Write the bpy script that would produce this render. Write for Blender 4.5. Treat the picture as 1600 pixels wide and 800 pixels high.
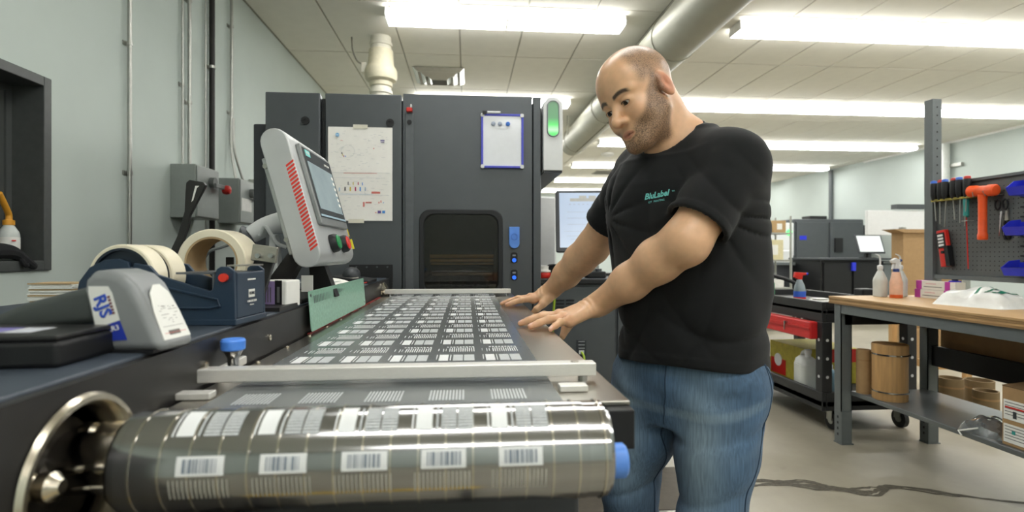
import bpy, bmesh, math, random
import numpy as np
from mathutils import Matrix, Vector, Euler
for o in list(bpy.data.objects): bpy.data.objects.remove(o)
SC = bpy.context.scene
COL = SC.collection
PI = math.pi
R = math.radians
rnd = random.Random(7)

# ------------------------------------------------------------------ camera
CAMZ = 1.17
YAW = R(4.8)
cd = bpy.data.cameras.new('camera'); cam = bpy.data.objects.new('camera', cd); COL.objects.link(cam)
cam.location = (0, 0, CAMZ); cam.rotation_euler = (R(90), 0, -YAW)
cd.sensor_width = 36; cd.lens = 36*840/1600; cd.shift_y = -5/1600
cd.clip_start = .02; cd.clip_end = 200
cd.dof.use_dof = True; cd.dof.focus_distance = 1.45; cd.dof.aperture_fstop = 4.0
SC.camera = cam

# ------------------------------------------------------------------ world, exposure, lamp strength
w = bpy.data.worlds.new('world'); SC.world = w; w.use_nodes = True
bg = w.node_tree.nodes['Background']; bg.inputs[0].default_value = (.72, .75, .74, 1); bg.inputs[1].default_value = .25
SC.view_settings.view_transform = 'Standard'; SC.view_settings.look = 'None'
SC.view_settings.exposure = 0.25; SC.view_settings.gamma = 1; SC.view_settings.use_curve_mapping = False
LAMP = 16.5

# ------------------------------------------------------------------ materials
MATS = {}
def lin(c):
    if isinstance(c, str):
        c = c.lstrip('#'); c = [int(c[i:i+2], 16)/255 for i in (0, 2, 4)]
    return [x/12.92 if x <= .04045 else ((x+.055)/1.055)**2.4 for x in c]
def mat(name, col, rough=.5, metal=0.0, var=.06, scale=30, bump=0.0, bscale=200, trans=0.0, alpha=1.0, emit=0.0,
        ior=1.45, coat=0.0, stretch=None, sheen=0.0, sss=0.0, spec=.5, ecol=None):
    if name in MATS: return MATS[name]
    m = bpy.data.materials.new(name); m.use_nodes = True; MATS[name] = m
    nt = m.node_tree; N = nt.nodes; L = nt.links; b = N['Principled BSDF']
    c = lin(col)
    tc = N.new('ShaderNodeTexCoord'); mp = N.new('ShaderNodeMapping'); L.new(tc.outputs['Object'], mp.inputs[0])
    if stretch: mp.inputs['Scale'].default_value = stretch
    nz = N.new('ShaderNodeTexNoise'); nz.inputs['Scale'].default_value = scale; nz.inputs['Detail'].default_value = 4
    L.new(mp.outputs[0], nz.inputs['Vector'])
    cr = N.new('ShaderNodeValToRGB')
    cr.color_ramp.elements[0].position = .3; cr.color_ramp.elements[1].position = .7
    cr.color_ramp.elements[0].color = [max(0, x*(1-var)) for x in c]+[1]
    cr.color_ramp.elements[1].color = [min(1, x*(1+var)) for x in c]+[1]
    L.new(nz.outputs['Fac'], cr.inputs[0]); L.new(cr.outputs[0], b.inputs['Base Color'])
    b.inputs['Roughness'].default_value = rough; b.inputs['Metallic'].default_value = metal
    b.inputs['IOR'].default_value = ior; b.inputs['Specular IOR Level'].default_value = spec
    if trans: b.inputs['Transmission Weight'].default_value = trans
    if alpha < 1: b.inputs['Alpha'].default_value = alpha
    if coat: b.inputs['Coat Weight'].default_value = coat; b.inputs['Coat Roughness'].default_value = .15
    if sheen: b.inputs['Sheen Weight'].default_value = sheen
    if sss:
        b.inputs['Subsurface Weight'].default_value = sss; b.inputs['Subsurface Radius'].default_value = (.9, .35, .2); b.inputs['Subsurface Scale'].default_value = .006
    if emit:
        b.inputs['Emission Color'].default_value = (*(lin(ecol) if ecol else c), 1); b.inputs['Emission Strength'].default_value = emit
    if bump:
        n2 = N.new('ShaderNodeTexNoise'); n2.inputs['Scale'].default_value = bscale; n2.inputs['Detail'].default_value = 3
        L.new(mp.outputs[0], n2.inputs['Vector'])
        bp = N.new('ShaderNodeBump'); bp.inputs['Strength'].default_value = bump; bp.inputs['Distance'].default_value = .002
        L.new(n2.outputs['Fac'], bp.inputs['Height']); L.new(bp.outputs[0], b.inputs['Normal'])
    return m

# ------------------------------------------------------------------ mesh helpers
def rotm(axis, deg): return Matrix.Rotation(R(deg), 4, axis)
def TM(x, y, z): return Matrix.Translation((x, y, z))
def basis(origin, ex, ey, ez=None):
    ex = Vector(ex).normalized(); ey = Vector(ey); ey = (ey - ex*ey.dot(ex)).normalized(); ez = ex.cross(ey)
    m = Matrix((( ex.x, ey.x, ez.x, origin[0]), (ex.y, ey.y, ez.y, origin[1]), (ex.z, ey.z, ez.z, origin[2]), (0, 0, 0, 1)))
    return m
class MB:
    def __init__(s, M=None): s.v = []; s.f = []; s.M = M or Matrix.Identity(4)
    def add(s, vs, fs):
        n = len(s.v); s.v += [tuple(s.M @ Vector(p)) for p in vs]; s.f += [tuple(i+n for i in f) for f in fs]; return s
    def box(s, x0, x1, y0, y1, z0, z1):
        vs = [(x, y, z) for z in (z0, z1) for y in (y0, y1) for x in (x0, x1)]
        return s.add(vs, [(0, 2, 3, 1), (4, 5, 7, 6), (0, 1, 5, 4), (2, 6, 7, 3), (0, 4, 6, 2), (1, 3, 7, 5)])
    def cbox(s, c, d): return s.box(c[0]-d[0]/2, c[0]+d[0]/2, c[1]-d[1]/2, c[1]+d[1]/2, c[2]-d[2]/2, c[2]+d[2]/2)
    def quad(s, a, b, c, d): return s.add([a, b, c, d], [(0, 1, 2, 3)])
    def rings(s, rs, caps=True, closed=False):
        n = len(rs[0]); vs = [p for r in rs for p in r]; fs = []
        k = len(rs)
        for i in range(k if closed else k-1):
            a = i*n; b = ((i+1) % k)*n
            for j in range(n): fs.append((a+j, a+(j+1) % n, b+(j+1) % n, b+j))
        if caps and not closed: fs.append(tuple(range(n-1, -1, -1))); fs.append(tuple((k-1)*n+j for j in range(n)))
        return s.add(vs, fs)
    def tube(s, path, r, n=10, caps=True):
        path = [Vector(p) for p in path]; rs = []
        rr = r if isinstance(r, (list, tuple)) else [r]*len(path)
        t0 = (path[1]-path[0]).normalized()
        u = t0.orthogonal().normalized()
        for i, p in enumerate(path):
            t = (path[min(i+1, len(path)-1)]-path[max(i-1, 0)]).normalized()
            u = (u - t*u.dot(t)).normalized(); q = t.cross(u)
            rs.append([tuple(p + rr[i]*(math.cos(a)*u+math.sin(a)*q)) for a in [2*PI*j/n for j in range(n)]])
        return s.rings(rs, caps)
    def cyl(s, p0, p1, r, r1=None, n=20, caps=True): return s.tube([p0, p1], [r, r if r1 is None else r1], n, caps)
    def lathe(s, prof, M=None, n=24, caps=True):
        rs = [[((M or Matrix.Identity(4)) @ Vector((r*math.cos(2*PI*j/n), r*math.sin(2*PI*j/n), z)))[:] for j in range(n)] for r, z in prof]
        return s.rings(rs, caps)
    def ring(s, r0, r1, h, M=None, n=32):   # annulus, axis z, from -h/2 to h/2
        pr = [(r0, -h/2), (r1, -h/2), (r1, h/2), (r0, h/2)]
        rs = [[((M or Matrix.Identity(4)) @ Vector((r*math.cos(2*PI*j/n), r*math.sin(2*PI*j/n), z)))[:] for j in range(n)] for r, z in pr]
        return s.rings(rs, False, True)
    def prism(s, poly, z0, z1, M=None):      # polygon in xy, extruded along z
        M = M or Matrix.Identity(4); n = len(poly)
        vs = [(M @ Vector((x, y, z)))[:] for z in (z0, z1) for x, y in poly]
        fs = [tuple(range(n-1, -1, -1)), tuple(range(n, 2*n))]+[(i, (i+1) % n, n+(i+1) % n, n+i) for i in range(n)]
        return s.add(vs, fs)
def rrect(w, h, r, n=5, cx=0, cy=0):
    out = []
    for k, (sx, sy) in enumerate(((1, 1), (-1, 1), (-1, -1), (1, -1))):
        for i in range(n+1):
            a = PI/2*k + PI/2*i/n
            out.append((cx+sx*(w/2-r)+r*math.cos(a), cy+sy*(h/2-r)+r*math.sin(a)))
    return out
def link(name, me, m, parent):
    o = bpy.data.objects.new(name, me); COL.objects.link(o)
    if m and not me.materials: me.materials.append(m)
    if parent: o.parent = parent
    return o
def root_of(p):
    while p.parent: p = p.parent
    return p
def part(name, mb, m, parent=None, bevel=0, seg=2, w=False, smooth=True, kind=None, ang=35):
    me = bpy.data.meshes.new(name)
    vs = mb.v
    if w and parent is not None:
        inv = root_of(parent).matrix_basis.inverted(); vs = [tuple(inv @ Vector(p)) for p in vs]
    me.from_pydata(vs, [], mb.f); me.update()
    b = bmesh.new(); b.from_mesh(me); bmesh.ops.recalc_face_normals(b, faces=b.faces); b.to_mesh(me); b.free()
    if smooth:
        me.polygons.foreach_set('use_smooth', [True]*len(me.polygons)); me.set_sharp_from_angle(angle=R(ang))
    o = link(name, me, m, parent)
    if bevel:
        md = o.modifiers.new('bevel', 'BEVEL'); md.width = bevel; md.segments = seg; md.limit_method = 'ANGLE'; md.angle_limit = R(40)
        md.harden_normals = True
    if kind: o['kind'] = kind
    return o
def thing(name, label, cat, loc=(0, 0, 0), rz=0, group=None):
    o = bpy.data.objects.new(name, None); COL.objects.link(o); o.empty_display_size = .05
    o.location = loc; o.rotation_euler = (0, 0, R(rz)); return tag(o, label, cat, group)
def tag(o, label, cat, group=None):
    o['label'] = label; o['category'] = cat
    if group: o['group'] = group
    return o
def struct(name, mb, m, parent=None, **k):
    o = part(name, mb, m, parent, **k)
    if parent is None: o['kind'] = 'structure'
    return o
def dup(root, loc, rz=None, label=None):
    r = root.copy(); COL.objects.link(r); r.location = loc
    if rz is not None: r.rotation_euler = (0, 0, R(rz))
    if label: r['label'] = label
    for ch in list(root.children):
        c = ch.copy(); COL.objects.link(c); c.parent = r
        for g in ch.children:
            d = g.copy(); COL.objects.link(d); d.parent = c
    return r
def text(name, s, size, M, m, parent, depth=.0004, align='CENTER', w=False, shear=0.0, bold=0.0):
    cu = bpy.data.curves.new(name, 'FONT'); cu.body = s; cu.size = size; cu.extrude = depth; cu.align_x = align; cu.align_y = 'CENTER'
    cu.shear = shear; cu.offset = bold; cu.resolution_u = 2
    t = bpy.data.objects.new(name, cu); COL.objects.link(t)
    bpy.context.view_layer.update()
    me = bpy.data.meshes.new_from_object(t.evaluated_get(bpy.context.evaluated_depsgraph_get()))
    bpy.data.objects.remove(t); bpy.data.curves.remove(cu)
    if w and parent is not None: M = root_of(parent).matrix_basis.inverted() @ M
    me.transform(M); me.materials.clear()
    return link(name, me, m, parent)
def squad(mb, M, x0, x1, y0, y1, z=0):   # thin flat print patch in a local frame
    mb.add([(M @ Vector(p))[:] for p in ((x0, y0, z), (x1, y0, z), (x1, y1, z), (x0, y1, z))], [(0, 1, 2, 3)])
def catmull(pts, k=6):
    P = [Vector(p) for p in pts]; P = [2*P[0]-P[1]]+P+[2*P[-1]-P[-2]]; out = []
    for i in range(1, len(P)-2):
        for j in range(k):
            t = j/k; a, b, c, d = P[i-1:i+3]
            out.append(.5*((2*b)+(c-a)*t+(2*a-5*b+4*c-d)*t*t+(3*b-a-3*c+d)*t**3))
    return out+[P[-2]]
# ------------------------------------------------------------------ the room
XL, XR, YB, YF, CH = -1.92, 9.4, 19.6, -4.2, 3.34
m_wall = mat('painted_wall_grey_green', '#bcc6c0', .7, var=.025, scale=3, bump=.05, bscale=60)
m_wallr = mat('painted_wall_pale', '#b9c2be', .7, var=.02, scale=2)
m_tile = mat('ceiling_tile', '#e6e3d8', .85, var=.02, scale=8, bump=.15, bscale=300)
m_grid = mat('ceiling_grid', '#b3b0a4', .6)
m_frame = mat('charcoal_steel_frame', '#4b4e4d', .5, var=.08)
# concrete floor with stains and a long irregular crack
def floor_mat():
    m = bpy.data.materials.new('stained_concrete'); m.use_nodes = True; nt = m.node_tree; N = nt.nodes; L = nt.links; b = N['Principled BSDF']
    tc = N.new('ShaderNodeTexCoord')
    n1 = N.new('ShaderNodeTexNoise'); n1.inputs['Scale'].default_value = 1.3; n1.inputs['Detail'].default_value = 8; n1.inputs['Roughness'].default_value = .65
    L.new(tc.outputs['Object'], n1.inputs['Vector'])
    r1 = N.new('ShaderNodeValToRGB'); r1.color_ramp.elements[0].position = .3; r1.color_ramp.elements[1].position = .72
    r1.color_ramp.elements[0].color = (*lin('#8b8575'), 1); r1.color_ramp.elements[1].color = (*lin('#a39d8d'), 1)
    L.new(n1.outputs['Fac'], r1.inputs[0])
    n2 = N.new('ShaderNodeTexNoise'); n2.inputs['Scale'].default_value = 4.5; n2.inputs['Detail'].default_value = 6
    L.new(tc.outputs['Object'], n2.inputs['Vector'])
    r2 = N.new('ShaderNodeValToRGB'); r2.color_ramp.elements[0].position = .66; r2.color_ramp.elements[1].position = .78
    L.new(n2.outputs['Fac'], r2.inputs[0])
    mx = N.new('ShaderNodeMixRGB'); mx.inputs[2].default_value = (*lin('#5e574a'), 1); L.new(r1.outputs[0], mx.inputs[1])
    mu = N.new('ShaderNodeMath'); mu.operation = 'MULTIPLY'; mu.inputs[1].default_value = .55; L.new(r2.outputs[0], mu.inputs[0]); L.new(mu.outputs[0], mx.inputs[0])
    L.new(mx.outputs[0], b.inputs['Base Color']); b.inputs['Roughness'].default_value = .42
    bp = N.new('ShaderNodeBump'); bp.inputs['Strength'].default_value = .12; bp.inputs['Distance'].default_value = .01; L.new(n1.outputs['Fac'], bp.inputs['Height']); L.new(bp.outputs[0], b.inputs['Normal'])
    return m
struct('floor', MB().box(XL-.2, XR+.2, YF-.2, YB+.2, -.2, 0), floor_mat(), smooth=False)
struct('wall_right', MB().box(XR, XR+.2, YF, 11.9, 0, CH+.3).box(XR, XR+.2, 14.6, YB, 0, CH+.3).box(XR, XR+.2, 11.9, 14.6, 0, .95).box(XR, XR+.2, 11.9, 14.6, 1.72, CH+.3), m_wallr, smooth=False)
struct('wall_back', MB().box(XL-.2, XR+.2, YB, YB+.2, 0, CH+.3), m_wallr, smooth=False)
struct('wall_front', MB().box(XL-.2, XR+.2, YF-.2, YF, 0, CH+.3), m_wallr, smooth=False)
# left wall with the window opening (Y 1.35..2.61, Z 1.14..1.925)
WY0, WY1, WZ0, WZ1 = 1.30, 2.605, 1.135, 1.925
struct('wall_left', MB().box(XL-.2, XL, YF, WY0-.04, 0, CH+.3).box(XL-.2, XL, WY1+.04, YB, 0, CH+.3).box(XL-.2, XL, WY0-.04, WY1+.04, 0, WZ0-.04).box(XL-.2, XL, WY0-.04, WY1+.04, WZ1+.04, CH+.3), m_wall, smooth=False)
win = struct('window_1', MB().box(XL-.16, XL+.012, WY1, WY1+.045, WZ0-.045, WZ1+.045).box(XL-.16, XL+.012, WY0-.045, WY0, WZ0-.045, WZ1+.045)
    .box(XL-.16, XL+.012, WY0, WY1, WZ1, WZ1+.045).box(XL-.16, XL+.012, WY0, WY1, WZ0-.045, WZ0), m_frame, bevel=.004)
part('window_stop', MB().box(XL-.155, XL-.125, WY1-.03, WY1-.0, WZ0, WZ1).box(XL-.155, XL-.125, WY0, WY1-.03, WZ1-.03, WZ1).box(XL-.155, XL-.125, WY0, WY0+.03, WZ0, WZ1-.03), m_frame, win)
part('mullion', MB().box(XL-.155, XL-.12, 2.40, 2.415, WZ0, WZ1), mat('black_gasket', '#1b1d1e', .5), win)
part('pane', MB().box(XL-.146, XL-.14, WY0, 2.40, WZ0, WZ1), mat('dark_window_glass', '#2a3038', .05, spec=.6), win)
part('fixed_panel', MB().box(XL-.15, XL-.135, 2.415, WY1-.0, WZ0, WZ1), mat('charcoal_panel', '#4a4d4b', .45), win)
# window in the far right wall
fw = struct('window_2', MB().box(XR-.03, XR+.2, 11.86, 11.93, .91, 1.76).box(XR-.03, XR+.2, 14.57, 14.64, .91, 1.76).box(XR-.03, XR+.2, 11.93, 14.57, 1.69, 1.76).box(XR-.03, XR+.2, 11.93, 14.57, .91, .98), m_frame)
part('pane', MB().box(XR+.11, XR+.12, 11.93, 14.57, .98, 1.69), mat('office_glass', '#c9cdbf', .15, var=.25, scale=1.5), fw)
# floor crack: an irregular patched ridge in the slab
crack = []
pts = catmull([(1.05, 2.47, 0), (1.25, 2.56, 0), (1.55, 2.60, 0), (1.75, 2.55, 0), (1.95, 2.47, 0), (2.15, 2.52, 0), (2.45, 2.36, 0), (2.8, 2.25, 0)], 10)
fl = bpy.data.objects['floor']
m_crk = mat('crack_filler', '#4d483d', .7, var=.35, scale=60)
for k, (o0, wm, i0, i1) in enumerate(((0, .022, 0, 71), (.032, .012, 8, 46), (-.028, .010, 20, 58), (.05, .006, 14, 34))):
    vs = []; fs = []
    for i in range(i0, min(i1, len(pts))):
        p = pts[i]; e_ = math.sin(PI*(i-i0)/(i1-i0))**.6
        wd = wm*(.35+.65*abs(math.sin(i*.37+k*2)))*e_+.0015+.006*rnd.random()*e_; jx = .012*(rnd.random()-.5)+o0*(1+.4*math.sin(i*.5))
        vs += [(p.x, p.y-wd+jx, .0010+k*.0002), (p.x, p.y+wd+jx, .0010+k*.0002)]
        if i > i0: n_ = len(vs); fs.append((n_-4, n_-2, n_-1, n_-3))
    part('floor_crack', MB().add(vs, fs), m_crk, fl)
# ceiling: grid sheet with lay-in tiles
ceil = struct('ceiling', MB().box(XL-.2, XR+.2, YF-.2, YB+.2, CH+.006, CH+.2), m_grid, smooth=False)
TX, TY = .61, 1.22
tm = None
rest = MB()
yj = 4.70 - 8*TY
iy = 0
while yj + iy*TY < YB:
    y0 = yj+iy*TY; iy += 1
    if y0 < YF-.01: continue
    ix = 0
    while XL+.02+ix*TX < XR-.05:
        x0 = XL+.02+ix*TX; ix += 1
        x1 = min(x0+TX, XR); y1 = min(y0+TY, YB)
        if 3.4 < y0 < 14.5 and x1-x0 > .6 and (x0 < 1.0*y0+.5):
            if tm is None:
                o = part('ceiling_tile', MB().box(.008, TX-.008, .008, TY-.008, 0, .012), m_tile, ceil, smooth=False); tm = o.data
            else: o = link('ceiling_tile', tm, None, ceil)
            o.location = (x0, y0, CH-.006+rnd.uniform(0, .003))
        else: rest.box(x0+.008, x1-.008, y0+.008, y1-.008, CH-.005, CH+.006)
part('ceiling_tiles_far', rest, m_tile, ceil, smooth=False, kind='stuff')
# fluorescent rows
m_house = mat('white_lamp_housing', '#dcdcd8', .5)
m_lamp = mat('lit_diffuser', '#fffdf4', .5, var=0, emit=LAMP, ecol='#fdfdfb')
FW = 1.085
def lamp(label):
    t = thing('ceiling_light', label, 'light', (0, 0, CH), group='fluorescent ceiling lights')
    part('housing', MB().box(0, FW, -.10, .10, -.035, 0).box(0, .012, -.11, .11, -.085, -.035).box(FW-.012, FW, -.11, .11, -.085, -.035), m_house, t, smooth=False)
    poly = [(-.115, -.037), (.115, -.037), (.12, -.06), (.10, -.088), (-.10, -.088), (-.12, -.06)]
    part('diffuser', MB().prism(poly, .012, FW-.012, Matrix(((0, 0, 1, 0), (1, 0, 0, 0), (0, 1, 0, 0), (0, 0, 0, 1)))), m_lamp, t, smooth=False)
    return t
l0 = None
ROWS = [-3.05, -.4, 2.25, 4.9, 7.55, 10.2, 12.85, 15.5, 18.15]
ordn = {3: 'nearest', 4: 'second', 5: 'third', 6: 'fourth', 7: 'fifth', 8: 'farthest'}
for k, y in enumerate(ROWS):
    for j in range(8):
        x = -.72+FW*j if j < 2 else 2.53+FW*(j-2)
        if k < 2 and j > 4: continue
        if k in ordn: lab = 'fluorescent fixture %s, %s ceiling row from the camera' % (('left of the short run over the press', 'right of the short run over the press')[j] if j < 2 else
              ['first', 'second', 'third', 'fourth', 'fifth', 'sixth'][j-2]+' right of the duct', ordn[k])
        else: lab = 'lit white fluorescent fixture in a ceiling row above or behind the camera'
        if l0 is None: l0 = lamp(lab); l0.location = (x, y, CH-.006)
        else: dup(l0, (x, y, CH-.006), None, lab)
# spiral duct
m_duct = mat('dusty_galvanised_duct', '#a3a294', .5, .35, var=.06, scale=4)
d = thing('ventilation_duct', 'large round galvanised spiral duct hanging below the ceiling tiles', 'duct', (1.80, 2, 3.04))
part('duct_shell', MB().cyl((1.80, 1.0, 3.04), (1.80, 9.1, 3.04), .205, n=40), m_duct, d, w=True)
for y in (4.55, 6.8, 8.75): part('joint_band', MB().ring(.2, .213, .03, TM(1.80, y, 3.04) @ rotm('X', 90), 40), m_duct, d, w=True)
part('end_cap', MB().lathe([(.20, 0), (.198, .012), (.05, .02)], TM(1.80, 9.1, 3.04) @ rotm('X', -90), 40), m_duct, d, w=True)
hb = MB()
for i in range(130): hb.box(1.80-.006, 1.80+.006, 5.2+i*.028, 5.2+i*.028+.012, -0.2085+3.04, -.2035+3.04)
o = part('perforation_row', hb, mat('dark_perforation', '#5b5a50', .8), d, w=True, smooth=False, kind='stuff')
for y in (3.2, 6.0, 8.4):
    for sx in (-.22, .205): part('hanger_strap', MB().box(1.80+sx, 1.80+sx+.015, y-.012, y+.012, 3.04, CH), m_duct, d, w=True, smooth=False)
# white vent stack with in-line fan behind the press
m_pvc = mat('offwhite_pvc', '#dedacb', .45, var=.04)
v = thing('vent_stack', 'cream plastic exhaust pipe with bulging in-line fan above the press', 'vent pipe', (-.86, 5.5, 1.9))
part('pipe', MB().cyl((0, 0, .04), (0, 0, 1.44), .1, n=28), m_pvc, v)
part('fan_housing', MB().lathe([(.1, .93), (.112, .94), (.114, .98), (.15, 1.0), (.16, 1.04), (.16, 1.09), (.15, 1.12), (.128, 1.15), (.122, 1.24), (.118, 1.30), (.1, 1.31)], n=28, caps=False), mat('yellowed_plastic', '#d9d2b8', .5), v)
part('clamp', MB().ring(.1, .112, .03, TM(0, 0, .88), 28), m_pvc, v); part('clamp', MB().ring(.1, .112, .03, TM(0, 0, 1.36), 28), m_pvc, v)
part('junction_box', MB().cbox((-.165, 0, 1.12), (.05, .08, .1)), m_pvc, v, bevel=.006)
part('cable', MB().tube(catmull([(-.18, 0, 1.16), (-.24, 0, 1.2), (-.28, 0, 1.3), (-.29, 0, 1.43)]), .008, 6), mat('grey_cable', '#8b887c', .6), v)
# ceiling diffuser grille (shiny square)
g = thing('ceiling_diffuser', 'shiny square metal air diffuser set in the ceiling above the press', 'air vent', (-.33, 6.6, CH))
mg = mat('bright_aluminium', '#d8d8d4', .25, .9)
for k, (a, b2) in enumerate(((.30, 0), (.22, -.03), (.14, -.05))):
    q = MB()
    for sx, sy in ((1, 0), (-1, 0), (0, 1), (0, -1)):
        i_, o_ = a-.055, a
        if sx: q.add([(sx*o_, -o_, b2-.012), (sx*o_, o_, b2-.012), (sx*i_, i_, b2-.05), (sx*i_, -i_, b2-.05)], [(0, 1, 2, 3)])
        else: q.add([(-o_, sy*o_, b2-.012), (o_, sy*o_, b2-.012), (i_, sy*i_, b2-.05), (-i_, sy*i_, b2-.05)], [(0, 1, 2, 3)])
    part('louvre', q, mg, g, smooth=False)
part('core', MB().box(-.09, .09, -.09, .09, -.1, -.085), mat('dark_grille', '#55554f', .6), g)
# small smoke detectors / grille far away
t = thing('smoke_detector', 'small round white smoke detector on the ceiling behind the duct', 'detector', (3.05, 11.5, CH-.006))
part('body', MB().lathe([(.14, 0), (.14, -.03), (.09, -.06)], n=20), m_house, t)
t = thing('return_grille', 'grey rectangular return air grille in the far ceiling', 'air vent', (3.9, 14.2, CH-.006))
part('frame', MB().box(-.5, .5, -.3, .3, -.012, 0), mat('grey_grille', '#9a978c', .6), t)
for i in range(8): part('slat', MB().box(-.46, .46, -.27+i*.07, -.24+i*.07, -.02, -.012), mat('grille_slat', '#85827a', .6), t, smooth=False)
# conduits on the left wall
m_emt = mat('galvanised_conduit', '#a9aaa4', .35, .75, var=.08)
m_blk = mat('black_iron_pipe', '#23211f', .45, .3)
def conduit(y, r, z0, z1, m, label, straps, name='conduit', lean=0):
    t = thing(name, label, 'conduit', (XL, y, z0))
    part('pipe', MB().cyl((r+.012, 0, 0), (r+.012, 0, z1-z0), r, n=14), m, t)
    for z in straps:
        part('strap', MB().box(0, .006, -r*2.6, r*2.6, z-z0-.012, z-z0+.012).ring(r, r+.004, .02, TM(r+.012, 0, z-z0), 16), m_emt, t, smooth=False)
    return t
conduit(3.206, .011, .6, CH, m_emt, 'thin galvanised conduit nearest the dark window on the left wall', (1.62, 2.35))
conduit(3.78, .007, 1.74, CH, m_emt, 'thin galvanised conduit left of a twin, above the nearer grey disconnect box', (2.3,))
conduit(3.86, .012, 1.74, CH, m_emt, 'galvanised conduit feeding the top of the nearer grey disconnect box', (2.2, 2.9))
conduit(4.10, .006, .5, CH, m_emt, 'thinnest galvanised conduit running beside the black iron pipe', ())
conduit(4.17, .02, .5, CH, m_blk, 'black iron pipe running up the left wall', (2.55, 1.5))
conduit(4.52, .012, 2.26, CH, m_emt, 'galvanised conduit above the farther grey disconnect box', (2.3, 3.0))
for k, (ya, yb) in enumerate(((4.50, 4.47), (4.54, 4.62))):
    o = part('flexible_conduit', MB().tube(catmull([(XL+.03, ya, 2.26), (XL+.04, ya+(.0 if k else -.02), 2.0), (XL+.08, yb, 1.75)]), .011, 8), m_emt)
    tag(o, ['grey flexible conduit curving left into the farther disconnect box', 'grey flexible conduit curving right into the farther disconnect box'][k], 'conduit')
m_dbox = mat('grey_enamel_box', '#8d938f', .4, .1, var=.03)
def disconnect(y, h, wd, label, red):
    t = thing('disconnect_box', label, 'electrical box', (XL, y, 1.40))
    part('body', MB().box(0, .16, 0, wd, 0, h), m_dbox, t, bevel=.006)
    part('cover', MB().box(.16, .168, .008, wd-.008, .008, h-.008), m_dbox, t, bevel=.003)
    part('handle_hub', MB().cyl((.168, wd*.6, h*.72), (.20, wd*.6, h*.72), .035), mat('dark_hub', '#5d615f', .5), t)
    a = part('handle', MB().cbox((.205, wd*.78, h*.66), (.02, wd*.5, .03)), mat('handle_grey', '#6c706e', .4), t, bevel=.004)
    if red: part('knob', MB().lathe([(0.001, -.03), (.028, -.022), (.034, 0), (.028, .022), (0.001, .03)], TM(.215, wd*1.02, h*.62) @ rotm('Y', 90), 16), mat('red_knob', '#b3241c', .4), t)
    else:
        part('label_sheet', MB().box(.168, .17, .03, wd-.12, .1, .2), mat('paper_white', '#e9e9e4', .7), t)
        part('knob', MB().lathe([(0.001, -.02), (.02, -.015), (.024, 0), (.02, .015), (0.001, .02)], TM(.215, wd*1.0, h*.62) @ rotm('Y', 90), 16), m_emt, t)
disconnect(3.66, .35, .32, 'grey electrical disconnect box with a red knob on the left wall', True)
disconnect(4.33, .35, .34, 'grey electrical disconnect box with a silver knob nearer the press', False)
t = thing('wall_switch_box', 'small metal switch box on the left wall beside the press', 'electrical box', (XL, 4.98, 1.62))
part('plate', MB().box(0, .05, -.06, .06, 0, .2), m_emt, t, bevel=.004); part('socket', MB().box(.05, .06, -.03, .03, .04, .16), mat('black_plastic', '#1b1b1c', .4), t)
# pipes on the right wall
def rpipe(y, r, z0, z1, m, label, cross=None):
    t = thing('wall_pipe', label, 'pipe', (XR, y, z0))
    part('pipe', MB().cyl((-r-.02, 0, 0), (-r-.02, 0, z1-z0), r, n=12), m, t)
    if cross: part('bracket', MB().box(-.06, 0, -.3, .3, cross-z0-.03, cross-z0+.03), m_emt, t)
rpipe(9.75, .07, 1.8, 3.3, mat('white_pipe', '#d5d9d6', .4), 'white pipe on the far right wall left of the steel upright', 2.86)
rpipe(13.1, .05, 1.9, 3.3, mat('dark_grey_pipe', '#5c6163', .5), 'dark grey pipe on the far right wall above the distant press')
o = part('trim_1', MB().box(XR-.03, XR, 7.0, 12.0, 3.30, 3.335), m_house); o['kind'] = 'structure'
# ------------------------------------------------------------------ the press
m_press = mat('press_charcoal', '#53575a', .38, .35, var=.03, scale=12, bump=.06, bscale=500)
m_press2 = mat('press_charcoal_dark', '#3a3d41', .45, .15, var=.04)
m_black = mat('matte_black', '#17181a', .5, var=.1)
m_white = mat('press_white', '#d6d8d8', .4, var=.02)
m_paper = mat('paper', '#eceae4', .8, var=.02)
m_rub = mat('rubber_seal', '#1d1f21', .6)
m_alu = mat('machined_aluminium', '#dedcd6', .35, .45, var=.06, scale=120, stretch=(1, 20, 20))
m_steel = mat('brushed_steel', '#b5b1a8', .28, 1.0, var=.08, scale=60, stretch=(1, 30, 30))
m_chrome = mat('polished_roller', '#b4b4b4', .12, 1.0, var=.05, scale=8)
m_blue = mat('blue_plastic', '#5d8fe0', .4)
m_red = mat('red_plastic', '#c7281e', .4)
PY = 2.7
P = thing('digital_press', 'tall charcoal digital printing press with a round-cornered window', 'press', (-.3, PY, 0))
part('body', MB().box(-.976, .373, PY+.26, 5.9, .02, 1.935).box(-.976, -.23, PY+.045, PY+.26, .02, 1.935).box(.175, .373, PY+.045, PY+.26, .02, 1.935).box(-.23, .175, PY+.045, PY+.26, 1.385, 1.935).box(-.23, .175, PY+.045, PY+.26, .02, .94), m_press2, P, w=True, smooth=False)
part('side_unit', MB().box(-1.055, -.985, PY+.06, 5.9, .02, 1.81), m_press2, P, w=True, bevel=.008)
def panel(x0, x1, z0=.03, z1=1.953): return part('door_panel', MB().box(x0, x1, PY, PY+.04, z0, z1), m_press, P, w=True, bevel=.006)
pa = panel(-.976, -.716)
part('hinge_strip', MB().box(-.710, -.697, PY+.02, PY+.045, .03, 1.93), m_black, P, w=True)
pb = panel(-.692, -.321)
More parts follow.
